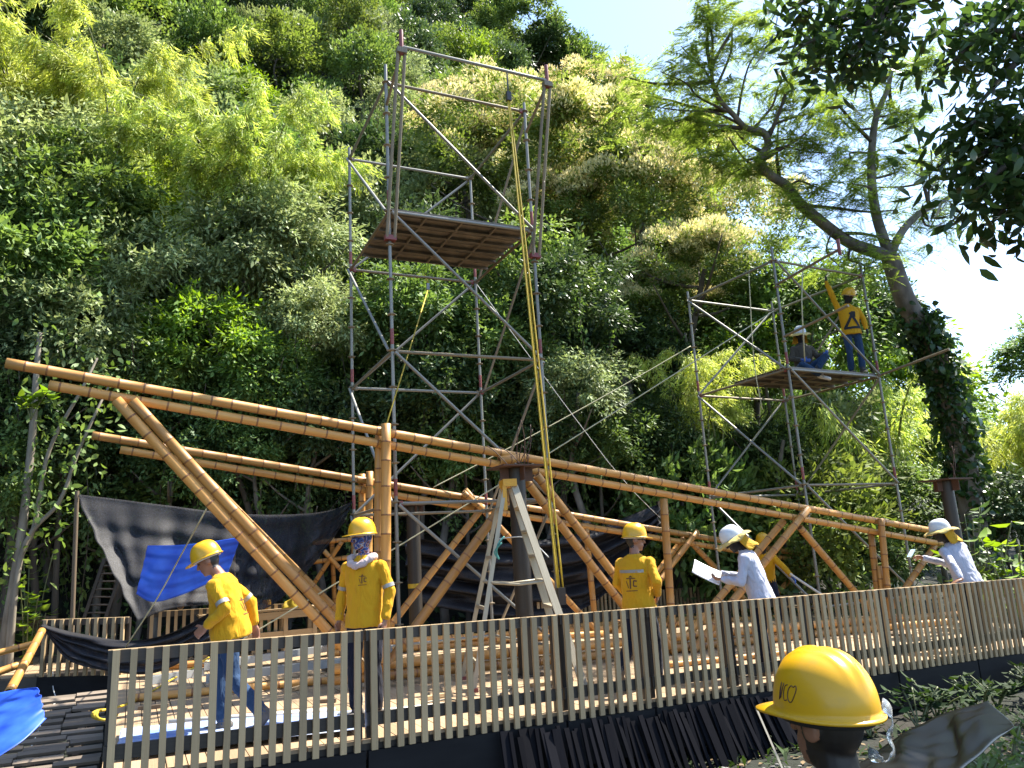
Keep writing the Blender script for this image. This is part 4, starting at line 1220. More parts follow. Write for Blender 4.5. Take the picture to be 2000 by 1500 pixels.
# undergrowth hugging the slope
def undergrowth():
    rng = np.random.default_rng(5)
    N = 60000
    r_ = np.sqrt(rng.uniform(16.5 ** 2, 60 ** 2, N)); az = np.radians(rng.uniform(-46, 26, N))
    x, y = r_ * np.sin(az), r_ * np.cos(az)
    z = np.array([hill(a, b) for a, b in zip(x, y)])
    p = np.stack([x, y, z + rng.random(N) ** 2 * 1.1], 1)
    d = unit(np.stack([x * -.012, y * -.012, .2 + 0 * x], 1) + rng.normal(size=(N, 3)) * .7)
    s = np.cross(d, rng.normal(size=(N, 3)) + np.array([0, 0, 1.]))
    o = put('undergrowth', leaves_mesh('undergrowth', p, d, s, rng.uniform(.14, .34, N), rng.uniform(.07, .15, N), M['leaf_dark']))
    tag(o, 'low dark undergrowth covering the slope between the trees', 'undergrowth', kind='stuff')
undergrowth()

# ---- named trees in front of the hill (px of the crown's centre, distance, radius ...)
def crown_tree(name, label, group, px, py, d, rad, crown, trunk_r=.1, seed=1, bark='bark', sx=(1, 1, 1), extra=(), cat='tree', rz=None):
    c = at(px, py, d)
    gz = max(hill(c.x, c.y), -.75)
    h = c.z - gz
    tr = trunk_mesh('trunk', seed, max(.5, h), trunk_r, M[bark], limbs=5, spread=min(.55, rad / max(h, .5)), top=.6) if trunk_r else None
    return tree(name, label, group, (c.x, c.y, gz), rad, crown, tr, th=h, rz=seed * 1.7 if rz is None else rz, sxyz=sx, extra=extra, cat=cat)
i = 0
# left wood, nearer than the hill
near = [
 (40, 560, 15.5, 2.0, 'mid'), (150, 420, 17, 1.7, 'mid'), (60, 330, 17.5, 1.8, 'pale'), (250, 560, 16.5, 1.6, 'pale'), (330, 430, 19, 1.6, 'lime'),
 (470, 540, 18.0, 1.9, 'pale'), (560, 470, 18.5, 1.7, 'pale'), (610, 640, 17.5, 1.2, 'pale'), (400, 700, 16.5, 1.5, 'lime'), (280, 740, 16.0, 1.4, 'mid'),
 (150, 680, 15.2, 1.5, 'pale'), (40, 780, 14.6, 1.3, 'dark'), (520, 760, 16.5, 1.3, 'mid'), (120, 880, 14.8, 1.0, 'dark'), (330, 880, 15.8, 1.1, 'dark'), (470, 900, 16.0, 1.1, 'mid'),
 (620, 850, 16.6, 1.2, 'dark'), (800, 640, 18.0, 1.6, 'mid'), (860, 780, 17.4, 1.4, 'dark'), (760, 880, 17.2, 1.2, 'dark'), (960, 700, 18.2, 1.5, 'mid'), (900, 900, 17.2, 1.1, 'mid'),
 (1090, 620, 18.8, 1.5, 'dark'), (1130, 770, 17.6, 1.2, 'pale'), (1060, 860, 17.4, 1.1, 'dark'), (1180, 900, 17.6, 1.1, 'mid'), (1000, 560, 20, 1.6, 'mid'), (820, 520, 21, 1.6, 'dark'),
 (1260, 700, 21, 1.4, 'dark'), (1290, 880, 18.5, 1.2, 'dark'), (-20, 950, 13.8, 1.1, 'mid'), (200, 1010, 15.5, .9, 'dark'), (560, 980, 16.8, 1.0, 'dark'),
]
kind_txt = {'dark': 'dark-leaved', 'mid': 'mid-green', 'pale': 'pale-leaved', 'lime': 'bright green'}
_cnt = {}
def _key(q): return (q[4], 'left of the tall scaffold' if q[0] < 660 else 'seen through the tall scaffold' if q[0] < 1010 else 'between the two scaffolds', 'high' if q[1] < 500 else 'mid-height' if q[1] < 760 else 'low')
near.sort(key=lambda q: q[0])
for i, (px, py, d, rad, k) in enumerate(near):
    _cnt[_key(near[i])] = _cnt.get(_key(near[i]), 0) + 1
    _o = nth(_cnt[_key(near[i])]) + ' from the left'
    zone = 'left of the tall scaffold' if px < 660 else 'seen through the tall scaffold' if px < 1010 else 'between the two scaffolds'
    lev = 'high' if py < 500 else 'mid-height' if py < 760 else 'low'
    crown_tree('forest_tree', f'{kind_txt[k]} tree {lev} at wood edge {zone}, {_o}', f'{kind_txt[k]} trees at the wood edge, {lev}, {zone}', px, py, d, rad, CN[k][i % len(CN[k])], .07 + .02 * (i % 3), 400 + i, ('barkdark', 'bark')[i % 2], sx=(1, 1, 1.05))
def vine_mesh(seed, L=2.4):
    rng = np.random.default_rng(seed)
    pts = [Vector((.10 * math.sin(k * .7 + seed), .10 * math.cos(k * .5 + seed), -L * k / 10)) for k in range(11)]
    N = 150
    j = rng.random(N) * 10
    b0 = np.array([list(pts[min(int(a), 9)].lerp(pts[min(int(a) + 1, 10)], a - int(a))) for a in j]) + rng.normal(size=(N, 3)) * .07
    d = unit(rng.normal(size=(N, 3)) + np.array([0, 0, -1.0])); s_ = np.cross(d, rng.normal(size=(N, 3)))
    me = leaves_mesh('vine', b0, d, s_, rng.uniform(.07, .16, N), rng.uniform(.035, .075, N), M['leaf_mid'])
    st_ = path_mesh('s', pts, .010, M['barkdark'], 4)
    bm = bmesh.new(); bm.from_mesh(me); bm.from_mesh(st_)
    nf = len(st_.polygons)
    bm.faces.ensure_lookup_table()
    for f in bm.faces[-nf:]: f.material_index = 1
    bm.to_mesh(me); bm.free(); me.materials.append(M['barkdark'])
    return me
VINES = [vine_mesh(900 + k) for k in range(4)]
gv = random.Random(12)
for tr in [o for o in COL.objects if o.parent is None and o.name.startswith('forest_tree')]:
    cr = [c for c in tr.children if c.name.startswith('crown')][0]
    for k in range(4):
        a = gv.uniform(0, 6.28)
        v = bpy.data.objects.new('vine', VINES[gv.randrange(4)]); COL.objects.link(v); v.parent = tr
        v.location = (math.cos(a) * cr.scale.x * gv.uniform(.3, .95), math.sin(a) * cr.scale.x * gv.uniform(.3, .95), cr.location.z + cr.scale.x * gv.uniform(-.4, .3))
        v.scale = (1, 1, gv.uniform(.6, 1.5)); v.rotation_euler = (0, 0, gv.uniform(0, 6.28))
# yellow flowering trees
fl = []
for k in range(2):
    me, c = crown_mesh('crown', 91 + k, 70, 120, .070, .028, M['leaf_yellow'], .24, R3=(1, 1, .78), shell=.5, low=-.45, flat=.6)
    fl.append((me, blossom_mesh('blossom', 95 + k, c, 15000, .046, M['blossom'], .22)))
for i, (px, py, d, rad, lb) in enumerate([(985, 300, 27, 2.6, 'cream-blossomed tree behind the right side of the tall scaffold'), (1160, 330, 25, 2.9, 'cream-blossomed tree just right of the tall scaffold top'), (1240, 440, 24, 2.6, 'broad cream-blossomed tree in the middle of the gap between scaffolds'),
                                          (1340, 540, 21, 1.9, 'low cream-blossomed tree left of the right scaffold'), (1430, 470, 24, 2.2, 'cream-blossomed tree behind the left post of the right scaffold'), (1350, 350, 28, 2.4, 'yellow-green blossoming tree under the crooked branches'),
                                          (900, 260, 30, 2.2, 'cream-blossomed tree framed by the upper bays of the tall scaffold'), (1080, 430, 24, 2.0, 'cream-blossomed tree right of the tall scaffold platform'), (1130, 250, 31, 2.4, 'topmost cream-blossomed tree right of the tall scaffold bracket'), (1290, 620, 22, 1.6, 'lowest yellow-green blossoming tree left of the right scaffold')]):
    crown_tree('flowering_tree', lb, 'flowering trees', px, py, d, rad, fl[i % 2][0], .14, 500 + i, 'barkdark', extra=[('blossom', fl[i % 2][1])])
for i, (px, py, d, rad, k, lb) in enumerate([(1022, 45, 60, 2.6, 'mid', 'mid-green tree on the skyline just right of the sky edge at top centre'), (1062, 112, 60, 2.8, 'dark', 'dark tree on the falling skyline above the tower bracket'), (1112, 135, 61, 2.6, 'mid', 'tree on the falling skyline directly behind the bracket end'), (1170, 168, 62, 2.6, 'pale', 'pale tree on the falling skyline right of the bracket end'), (1222, 200, 62, 2.4, 'dark', 'dark rounded tree lowest on the falling skyline')]):
    crown_tree('hillside_tree', lb, 'trees on the skyline', px, py, d, rad, CR[k][i % 2], .14, 560 + i, 'barkdark')
# trees right, behind the right scaffold
for i, (px, py, d, rad, k, lb) in enumerate([
   (1560, 640, 21, 1.9, 'mid', 'leafy tree directly behind the seated worker on the right scaffold'), (1660, 620, 22, 1.7, 'dark', 'dark leafy tree behind the standing worker on the right scaffold'),
   (1480, 720, 20, 1.5, 'lime', 'bright green tree behind the left half of the right scaffold'), (1430, 620, 23, 1.8, 'mid', 'mid-green tree left behind the right scaffold'),
   (1640, 880, 21, 1.5, 'mid', 'mid-green tree below the right platform'), (1500, 900, 19, 1.2, 'dark', 'dark tree low behind the right scaffold'),
   (1400, 980, 19.5, 1.2, 'mid', 'leafy bush above the back truss right end'), (1600, 1010, 19, 1.2, 'dark', 'dark bush low behind the right scaffold feet'),
   (1760, 1000, 18, 1.2, 'mid', 'leafy bush left of the capped column on the right'), (1960, 1010, 17, 1.3, 'dark', 'dark leafy bush at the right picture edge'),
   (1800, 860, 22, 1.6, 'mid', 'leafy tree right of the right scaffold'), (1330, 1040, 19, 1.0, 'dark', 'dark low bush behind the net right end'),
   (1700, 1090, 16.8, .9, 'mid', 'low leafy bush behind the far right railing'), (1480, 1080, 18, .9, 'mid', 'low leafy bush behind the reading worker'),
   (1960, 920, 30, 3.2, 'lime', 'bright sunlit trees far right behind the ivy trunk'), (1720, 780, 30, 3.4, 'lime', 'bright sunlit tree far behind the right platform'), (1620, 720, 34, 3.2, 'yellow', 'yellow-green tree far behind the right scaffold')]):
    src = CN if k in CN else CR
    crown_tree('forest_tree', lb, 'trees behind the right scaffold', px, py, d, rad, src[k][i % len(src[k])], .09, 600 + i, ('bark', 'barkdark')[i % 2])
# bamboo
def bclump(label, px, py, d, which, scale, rz):
    """px,py is where the plume's top shows"""
    c = at(px, py, d)
    H = {0: 7.5 * .83, 1: 6.2 * .83, 2: 4.4 * .83}[which] * scale
    bamboo_clump(label, (c.x, c.y, c.z - H), which, scale, rz)
bclump('big yellow-green bamboo plume arching in at top left', 60, 40, 20.5, 0, 1.0, .3)
bclump('yellow-green bamboo plume with feathery edge, upper left, right part', 230, 100, 20.0, 1, .9, 1.4)
bclump('arching bamboo plume halfway between top left corner and tall scaffold', 470, 250, 19.0, 1, .85, 2.2)
bclump('yellow-green bamboo plume at the very left edge below the top corner', -40, 120, 19.5, 1, .95, 5.1)
bclump('bamboo plume just behind the arching one left of the tall scaffold', 560, 290, 20.0, 1, .7, .6)
bclump('lower bamboo plume in shade under the top-left bamboo', 260, 400, 18.0, 2, 1.0, .9)
bclump('bright bamboo behind the right scaffold below its platform', 1690, 760, 20.0, 2, 1.1, 1.9)
bclump('bright bamboo spray just left of the right scaffold', 1340, 690, 18.5, 2, .7, 4.0)
bclump('bright bamboo left behind the right scaffold', 1440, 760, 20.5, 2, .9, 5.0)
bclump('sunlit bamboo clump at the far right edge', 1960, 800, 20.0, 1, .75, 2.7)
bclump('bamboo spray low between net and right scaffold', 1230, 1000, 17.4, 2, .5, .4)

# ---- slim pale trunks at left
for i, (pts, r0, lb) in enumerate([
   ([(8, 1260, 12.6), (40, 1060, 12.8), (62, 860, 13.2), (70, 740, 13.4), (78, 650, 13.6)], .095, 'slim pale trunk at far left rising past the pole ends'),
   ([(30, 1130, 12.7), (66, 1030, 12.9), (96, 880, 13.1), (160, 760, 13.4), (190, 700, 13.8)], .05, 'thin pale stem leaning right beside the far left trunk'),
   ([(40, 1090, 12.7), (116, 980, 13.0), (150, 890, 13.2), (190, 800, 13.5), (215, 750, 13.9)], .045, 'thinnest pale forked stem under the left pole ends'),
   ([(1232, 800, 20), (1215, 720, 20.3), (1195, 640, 20.6), (1180, 560, 21)], .16, 'grey trunk standing in the dark gap between the scaffolds'),
   ([(1330, 870, 19.5), (1318, 800, 19.6), (1345, 720, 19.8), (1338, 650, 20)], .07, 'thin grey stem just left of the right scaffold'),
   ([(1545, 1110, 17), (1520, 960, 17.4), (1530, 860, 17.8)], .10, 'dark slanting stem behind the right scaffold feet')]):
    P = [at(*q) for q in pts]
    gz = hill(P[0].x, P[0].y)
    P = [Vector((P[0].x, P[0].y, gz - .2))] + P if P[0].z > gz else P
    sp = smooth_path(P, 6)
    t = thing('slender_tree', (P[0].x, P[0].y, gz), lb, 'tree', 'slender trunks')
    put('trunk', path_mesh('trunk', sp, [r0 * (1 - .6 * k / (len(sp) - 1)) for k in range(len(sp))], M['barkpale'] if i < 3 else M['bark'], 10), t)
    rng = np.random.default_rng(700 + i)
    N = 150 if i < 3 else 110
    j = rng.integers(len(sp) // 3, len(sp), N)
    base = np.array([list(sp[a]) for a in j]) + rng.normal(size=(N, 3)) * np.array([.28, .28, .22])
    d = unit(rng.normal(size=(N, 3)) + np.array([0, 0, -.4])); s = np.cross(d, rng.normal(size=(N, 3)))
    put('crown', leaves_mesh('crown', base, d, s, rng.uniform(.10, .20, N), rng.uniform(.06, .11, N), M['leaf_mid'], six=True, curl=.1), t)

# ---- the crooked feathery tree on the right
def crooked():
    D0 = 16.0
    J = lambda x, y, d=D0: at(x, y, d)
    trunk = [J(1905, 1090, 16.2), J(1890, 960, 16.2), J(1858, 800, 16.1), J(1815, 670), J(1770, 590), J(1738, 500)]
    trunk[0].z = hill(trunk[0].x, trunk[0].y) - .2
    left = [J(1738, 500), J(1690, 486), J(1650, 468), J(1600, 430, 15.8), J(1560, 395, 15.7), J(1535, 362, 15.6), J(1502, 340, 15.5), J(1484, 312, 15.4), J(1500, 284, 15.4), J(1490, 258, 15.3), J(1458, 250, 15.2), J(1436, 228, 15.1), J(1400, 185, 15.0), J(1392, 130, 14.9), J(1430, 60, 14.7)]
    mid = [J(1738, 500), J(1714, 430), J(1704, 370, 16.1), J(1702, 310, 16.2), J(1707, 250, 16.3), J(1716, 215, 16.3), J(1736, 165, 16.4), J(1745, 90, 16.5), J(1730, 10, 16.6)]
    right = [J(1738, 500), J(1762, 452, 16.3), J(1800, 414, 16.6), J(1850, 388, 16.9), J(1900, 340, 17.2)]
    base = trunk[0].copy(); base.z += .2
    t = thing('crooked_tree', base, 'tall crooked tree with feathery crown on the right, ivy round its lower trunk', 'tree')
    def br(nm, pts, r0, r1, m=M['bark'], k=6, par=t):
        sp = smooth_path(pts, k)
        return put(nm, path_mesh(nm, sp, [r0 + (r1 - r0) * i / (len(sp) - 1) for i in range(len(sp))], m, 12), par), sp
    tr_, st = br('trunk', trunk, .30, .185)
    _, s1 = br('limb', left, .14, .028); _, s2 = br('limb', mid, .115, .028); _, s3 = br('limb', right, .10, .03)
    rng = random.Random(77)
    tips = []
    forks = [(s1, i) for i in range(14, len(s1), 3)] + [(s2, i) for i in range(10, len(s2), 3)] + [(s3, i) for i in range(8, len(s3), 3)]
    forks += [(s1, i) for i in range(20, len(s1), 5)] + [(s2, i) for i in range(16, len(s2), 5)]
    tw = []
    # boughs whose ends can be seen: (limb, index along it, px, py, distance)
    for sp, fi, px, py, dd in [(s1, .62, 1300, 245, 15.0), (s1, .72, 1255, 205, 14.8), (s1, .80, 1290, 140, 14.6), (s1, .86, 1330, 90, 14.6), (s1, .92, 1370, 30, 14.5), (s1, .70, 1560, 150, 15.0), (s1, .62, 1600, 215, 15.2), (s1, .55, 1590, 270, 15.3),
                               (s1, .50, 1640, 300, 15.6), (s1, .45, 1420, 345, 15.2), (s1, .52, 1360, 310, 15.0), (s1, .88, 1480, 20, 14.8), (s1, .78, 1500, 80, 14.8), (s1, .35, 1640, 380, 15.4), (s1, .30, 1560, 450, 15.2), (s2, .5, 1620, 250, 16.0), (s2, .6, 1790, 230, 16.4),
                               (s2, .4, 1640, 340, 15.9), (s2, .3, 1790, 320, 16.4), (s2, .75, 1640, 160, 16.2), (s3, .6, 1850, 300, 17.0), (s3, .8, 1820, 440, 16.8), (s3, .5, 1850, 470, 16.6), (s2, .8, 1810, 150, 16.6), (s1, .2, 1640, 520, 15.6), (s1, .12, 1680, 560, 15.7)]:
        b = sp[int(fi * (len(sp) - 1))]
        e = J(px, py, dd)
        q1 = b.lerp(e, .35) + Vector((rng.uniform(-.2, .2), 0, rng.uniform(-.1, .25))); q2 = b.lerp(e, .7) + Vector((rng.uniform(-.2, .2), 0, rng.uniform(0, .25)))
        _, ss = br('branch', [b, q1, q2, e], .030, .008, M['barkdark'], 4)
        tw.append(ss); tw.append(ss[len(ss) // 2:])
        for q in range(8):
            bb = ss[rng.randint(len(ss) // 3, len(ss) - 1)]
            e2 = bb + Vector((rng.uniform(-.9, .9), rng.uniform(-.6, .6), rng.uniform(-.35, .6)))
            tw.append([bb.lerp(e2, a / 5) for a in range(6)])
    forks = forks[::3]
    for k, (sp, i) in enumerate(forks):
        b = sp[i]
        dirv = Vector((rng.uniform(-1.2, .75), rng.uniform(-.6, .6), rng.uniform(-.25, .8))).normalized()
        L = rng.uniform(1.0, 2.3)
        pts = [b]
        for q in range(3):
            dirv = (dirv + Vector((rng.uniform(-.4, .4), rng.uniform(-.4, .4), rng.uniform(-.2, .3)))).normalized()
            pts.append(pts[-1] + dirv * L / 3)
        _, ss = br('branch', pts, .045, .012, M['barkdark'], 4)
        tw.append(ss)
        for q in range(3):
            bb = ss[rng.randint(3, len(ss) - 1)]
            dv = (dirv + Vector((rng.uniform(-1, 1), rng.uniform(-.8, .8), rng.uniform(-.3, .6)))).normalized()
            e = bb + dv * rng.uniform(.5, 1.1)
            tw.append([bb.lerp(e, a / 5) + Vector((0, 0, -.08 * math.sin(a))) for a in range(6)])
    nr = np.random.default_rng(78)
    # fronds: each a thin rachis direction with paired leaflets
    FP, FD = [], []
    for ss in tw:
        for _ in range(11):
            p = ss[rng.randint(len(ss) // 3, len(ss) - 1)]
            FP.append(list(p + Vector((rng.gauss(0, .13), rng.gauss(0, .13), rng.gauss(0, .09)))))
            a = rng.uniform(0, 6.28)
            FD.append([math.cos(a), math.sin(a), rng.uniform(-.55, .15)])
    FP, FD = np.array(FP), unit(np.array(FD))
    nl = 13
    N = len(FP)
    side = unit(np.cross(FD, np.array([[0, 0, 1.0]]) + nr.normal(size=(N, 3)) * .3))
    P, Dv, Sv = [], [], []
    for q in range(nl):
        tq = (q + .5) / nl
        pos = FP + FD * .34 * tq - np.array([0, 0, 1.0]) * (.10 * tq ** 2)
        for sg in (-1, 1):
            P.append(pos); Dv.append(unit(side * sg + FD * .55 - np.array([0, 0, .25]))); Sv.append(FD)
    P, Dv, Sv = np.concatenate(P), np.concatenate(Dv), np.concatenate(Sv)
    n = len(P)
    put('crown', leaves_mesh('crown', P, Dv, Sv, .085 * nr.uniform(.7, 1.2, n), .020 * nr.uniform(.8, 1.2, n), M['leaf_feather']), t)
    # ivy
    n = 4200
    j = nr.integers(0, int(len(st) * .74), n)
    base_ = np.array([list(st[a]) for a in j]) + unit(nr.normal(size=(n, 3))) * (.24 + .30 * nr.random(n) ** 2)[:, None]
    d = unit(nr.normal(size=(n, 3)) * .6 + np.array([0, -.2, -.8])); s = np.cross(d, nr.normal(size=(n, 3)))
    put('ivy', leaves_mesh('ivy', base_, d, s, nr.uniform(.11, .24, n), nr.uniform(.07, .15, n), M['leaf_ivy'], six=True, curl=.15), t)
crooked()

# ---- near tree: trunk out of frame on the right, dark boughs reaching in at the top right
def near_tree():
    base = Vector((8.8, 6.6, -.75))
    t = thing('overhanging_tree', base, 'dark-leaved tree whose boughs hang in at the top right corner', 'tree')
    top = Vector((8.4, 6.8, 6.0))
    def br(nm, pts, r0, r1, k=5):
        sp = smooth_path(pts, k)
        put(nm, path_mesh(nm, sp, [r0 + (r1 - r0) * i / (len(sp) - 1) for i in range(len(sp))], M['barkdark'], 10), t)
        return sp
    br('trunk', [base - ZV * .3, base + Vector((.15, .1, 2.4)), base + Vector((-.1, .3, 4.6)), top], .26, .16)
    rng = random.Random(91)
    ends = [  # boughs: polyline px with distance
        [(1700, 20, 7.4), (1620, 60, 7.2), (1560, 95, 7.0)], [(1760, -20, 7.4), (1680, 90, 7.1), (1650, 130, 7.0)], [(1700, -30, 7.6), (1600, -10, 7.2), (1540, 20, 7.0)],
        [(2060, 60, 6.6), (1960, 150, 6.4), (1890, 230, 6.3)], [(2060, 180, 6.4), (1950, 280, 6.2), (1865, 330, 6.1)], [(2080, 220, 6.2), (1980, 310, 6.0), (1900, 375, 5.9)],
        [(2080, 290, 6.2), (2000, 370, 5.9), (1950, 420, 5.9)], [(2060, -30, 6.8), (1950, 20, 6.6), (1860, 60, 6.5)], [(2060, 80, 6.6), (1940, 60, 6.5), (1850, 130, 6.4)], [(2080, 330, 6.0), (2040, 370, 5.9), (2000, 410, 5.9)],
        [(1800, -60, 7.4), (1720, 40, 7.2), (1700, 100, 7.1)], [(2040, 240, 6.3), (1930, 230, 6.2), (1870, 260, 6.2)]]
    tw = []
    for e in ends:
        P = [at(*q) for q in e]
        st_ = top.lerp(P[0], .55) + Vector((0, 0, .5))
        sp = br('bough', [top, st_] + P, .07, .008)
        n0 = int(len(sp) * .45)
        tw.append((sp[n0:], 1.0))
    # more of the crown above and right of the picture, which shades the foreground
    for k in range(46):
        a = rng.uniform(0, 6.28)
        e = top + Vector((math.cos(a) * rng.uniform(1.0, 3.4), math.sin(a) * rng.uniform(1.2, 3.8), rng.uniform(-.6, 2.4)))
        e.x = max(e.x, e.y * .78 + .9)
        sp = br('bough', [top, top.lerp(e, .5) + Vector((0, 0, .35)), e], .06, .01)
        tw.append((sp[4:], 1.6))
    nr = np.random.default_rng(92)
    P, D = [], []
    for sp, dens in tw:
        n = int((270 if dens == 1.0 else 560) * dens)
        for _ in range(n):
            p = sp[rng.randint(0, len(sp) - 1)]
            P.append(list(p + Vector((rng.gauss(0, .19 * dens), rng.gauss(0, .19 * dens), rng.gauss(-.04, .14 * dens)))))
            a = rng.uniform(0, 6.28)
            D.append([math.cos(a) * .7, math.sin(a) * .7, rng.uniform(-1.3, .1)])
    P, D = np.array(P), unit(np.array(D))
    s = np.cross(D, unit(np.array([[0, 0, 1.0]]) + nr.normal(size=D.shape) * .6))
    n = len(P)
    put('crown', leaves_mesh('crown', P, D, s, nr.uniform(.11, .20, n), nr.uniform(.045, .075, n), M['leaf_glossy'], six=True, curl=.12), t)
near_tree()
# branch of a further tree at the right edge
crown_tree('forest_tree', 'small airy tree crown against the white sky at the right edge', 'trees behind the right scaffold', 2065, 690, 26, 1.9, CN['mid'][1], .10, 688, sx=(1.1, 1, .75))

# ---- plants by the right railing and on the foreground ground
def plant(label, base, n, h, spread, L, W_, m, seed, cat='plant', group='broad-leaved plants'):
    rng = np.random.default_rng(seed)
    base = Vector(base)
    t = thing('leafy_plant', base, label, cat, group)
    k = max(4, n // 9)
    stems = []
    for q in range(k):
        a = rng.uniform(0, 6.28); e = base + Vector((math.cos(a) * spread * rng.uniform(.3, 1), math.sin(a) * spread * rng.uniform(.3, 1), h * rng.uniform(.55, 1.05)))
        mid = base.lerp(e, .5) + Vector((0, 0, .12 * h))
        sp = smooth_path([base, mid, e], 4); stems.append(sp)
        put('stem', path_mesh('stem', sp, .010, M['culm'], 5), t)
    P, D = [], []
    for q in range(n):
        sp = stems[q % k]; p = sp[rng.integers(len(sp) // 3, len(sp))]
        a = rng.uniform(0, 6.28)
        P.append(list(p)); D.append([math.cos(a), math.sin(a), rng.uniform(-.5, .5)])
    P, D = np.array(P), unit(np.array(D)); s = np.cross(D, np.array([[0, 0, 1.0]]) + rng.normal(size=D.shape) * .3)
    put('foliage', leaves_mesh('foliage', P, D, s, L * rng.uniform(.6, 1.2, n), W_ * rng.uniform(.7, 1.2, n), m, six=True, curl=.2), t)
for i, (px, py, d, n, h, sp, L, W_, m, lb) in enumerate([
   (1930, 1160, 12.6, 140, 1.1, .6, .26, .13, 'leaf_lime', 'broad-leaved bright plant right of the white-shirted leaning man'), (1985, 1160, 12.2, 140, 1.0, .6, .26, .13, 'leaf_lime', 'broad-leaved bright plant at the right picture edge'),
   (1900, 1120, 13.6, 120, 1.5, .6, .24, .12, 'leaf_dark', 'taller dark plant behind the white-shirted leaning man'), (1650, 1150, 16, 120, .9, .7, .22, .10, 'leaf_mid', 'leafy plant seen between the truss posts on the right'),
   (60, 1190, 13.0, 90, 1.0, .5, .22, .12, 'leaf_lime', 'young plant with round bright leaves at far left below the trunk'), (1420, 1150, 16.5, 100, .9, .6, .2, .1, 'leaf_mid', 'leafy plant behind the papers held by the reading worker'),
   (60, 820, 12.4, 40, .5, .3, .22, .13, 'leaf_lime', 'spray of round bright leaves on the far left trunk')]):
    b = at(px, py, d)
    if i < 6: b.z = hill(b.x, b.y) if b.z < 2 else b.z
    plant(lb, b, n, h if i == 6 else h + max(0, at(px, py, d).z - b.z), sp, L, W_, M[m], 800 + i)
for i, (px, py, d, n, h, sp, lb) in enumerate([(1905, 1420, 4.6, 120, .45, .40, 'fern-like green plant on the dark ground right of the foreground hat'), (1965, 1440, 4.2, 120, .45, .4, 'fern-like green plant at the lower right picture edge'), (1975, 1385, 5.2, 110, .5, .45, 'grassy plant under the fascia at the right edge'), (1820, 1385, 5.6, 60, .3, .3, 'small bright plant in the shade under the fascia'), (1870, 1370, 5.8, 110, .4, .45, 'leafy plant in shade under the middle of the right fascia'), (1940, 1355, 6.2, 120, .45, .5, 'leafy plant tucked against the right end of the fascia'), (1990, 1480, 3.7, 120, .4, .4, 'fern-like plant in the lower right corner'), (1760, 1370, 6.0, 80, .3, .4, 'small dark plant under the fascia beside the foreground goggles')]):
    b = at(px, py, d); b.z = -.72
    plant(lb, b, n, h + .12, sp, .20, .035, M['leaf_mid'], 850 + i, group='plants on the foreground ground')
for i in range(9):
    b = uv(7.3 + i * .55, FT - .42 - .18 * (i % 2)); b.z = -.74
    plant(f'small dark leafy plant at the foot of the right fascia, {nth(i + 1)} from the left', b, 70, .42, .34, .16, .06, M['leaf_cover'], 870 + i, group='plants at the foot of the fascia')
# leaf litter and stones on the foreground ground
def litter():
    rng = np.random.default_rng(9)
    N = 5000
    x, y = rng.uniform(-6, 8, N), rng.uniform(1.5, 9, N)
    p = np.stack([x, y, np.array([hill(a, b) for a, b in zip(x, y)]) + .01], 1)
    a = rng.uniform(0, 6.28, N)
    d = np.stack([np.cos(a), np.sin(a), rng.uniform(-.05, .25, N)], 1); s = np.stack([-np.sin(a), np.cos(a), rng.uniform(-.2, .2, N)], 1)
    tag(put('leaf_litter', leaves_mesh('leaf_litter', p, d, s, rng.uniform(.05, .12, N), rng.uniform(.02, .05, N), M['litter'])), 'dry fallen leaves scattered over the dark foreground ground', 'leaf litter', kind='stuff')
litter()

def gravel():
    rng = np.random.default_rng(19)
    vs, fs = [], []
    ico = bmesh.new(); bmesh.ops.create_icosphere(ico, subdivisions=1, radius=1)
    iv = np.array([v.co[:] for v in ico.verts]); jf = [[v.index for v in f.verts] for f in ico.faces]; ico.free()
    for k in range(1400):
        x, y = rng.uniform(.6, 7.5), rng.uniform(2.2, 8.0)
        r_ = rng.uniform(.012, .05) * (1.8 if k % 23 == 0 else 1)
        o_ = len(vs)
        w = iv * (1 + rng.normal(size=(len(iv), 1)) * .16) * np.array([r_ * rng.uniform(.8, 1.5), r_ * rng.uniform(.8, 1.3), r_ * .6]) + np.array([x, y, hill(x, y) + r_ * .25])
        vs += [tuple(q) for q in w]; fs += [tuple(i + o_ for i in f) for f in jf]
    tag(put('gravel', mk('gravel', vs, fs, [M['stone']])), 'grey stones and gravel on the dark foreground ground', 'gravel', kind='stuff')
gravel()

def ground_cover():
    rng = np.random.default_rng(23)
    N = 5000
    c = np.stack([rng.uniform(1.2, 8.5, 420), rng.uniform(3.4, 10.0, 420)], 1)
    k = rng.integers(0, 420, N)
    x, y = c[k, 0] + rng.normal(size=N) * .12, c[k, 1] + rng.normal(size=N) * .12
    # keep it in front of the fascia
    d_ = (x - O.x) * V.x + (y - O.y) * V.y
    keep = (d_ < FT - .12) & (np.hypot(x - hole[0], y - hole[1]) > .45)
    x, y = x[keep], y[keep]; n = len(x)
    p = np.stack([x, y, np.array([hill(a, b) for a, b in zip(x, y)]) - .01], 1)
    a = rng.uniform(0, 6.28, n)
    d = np.stack([np.cos(a) * .7, np.sin(a) * .7, rng.uniform(.3, 1.2, n)], 1)
    s = np.stack([-np.sin(a), np.cos(a), 0 * a], 1)
    tag(put('ground_cover', leaves_mesh('ground_cover', p, d, s, rng.uniform(.08, .24, n), rng.uniform(.02, .05, n), M['leaf_cover'], curl=.25)), 'low green ground cover on the shaded foreground ground', 'ground cover', kind='stuff')
hole = at(1614, 1412, 2.05)
ground_cover()

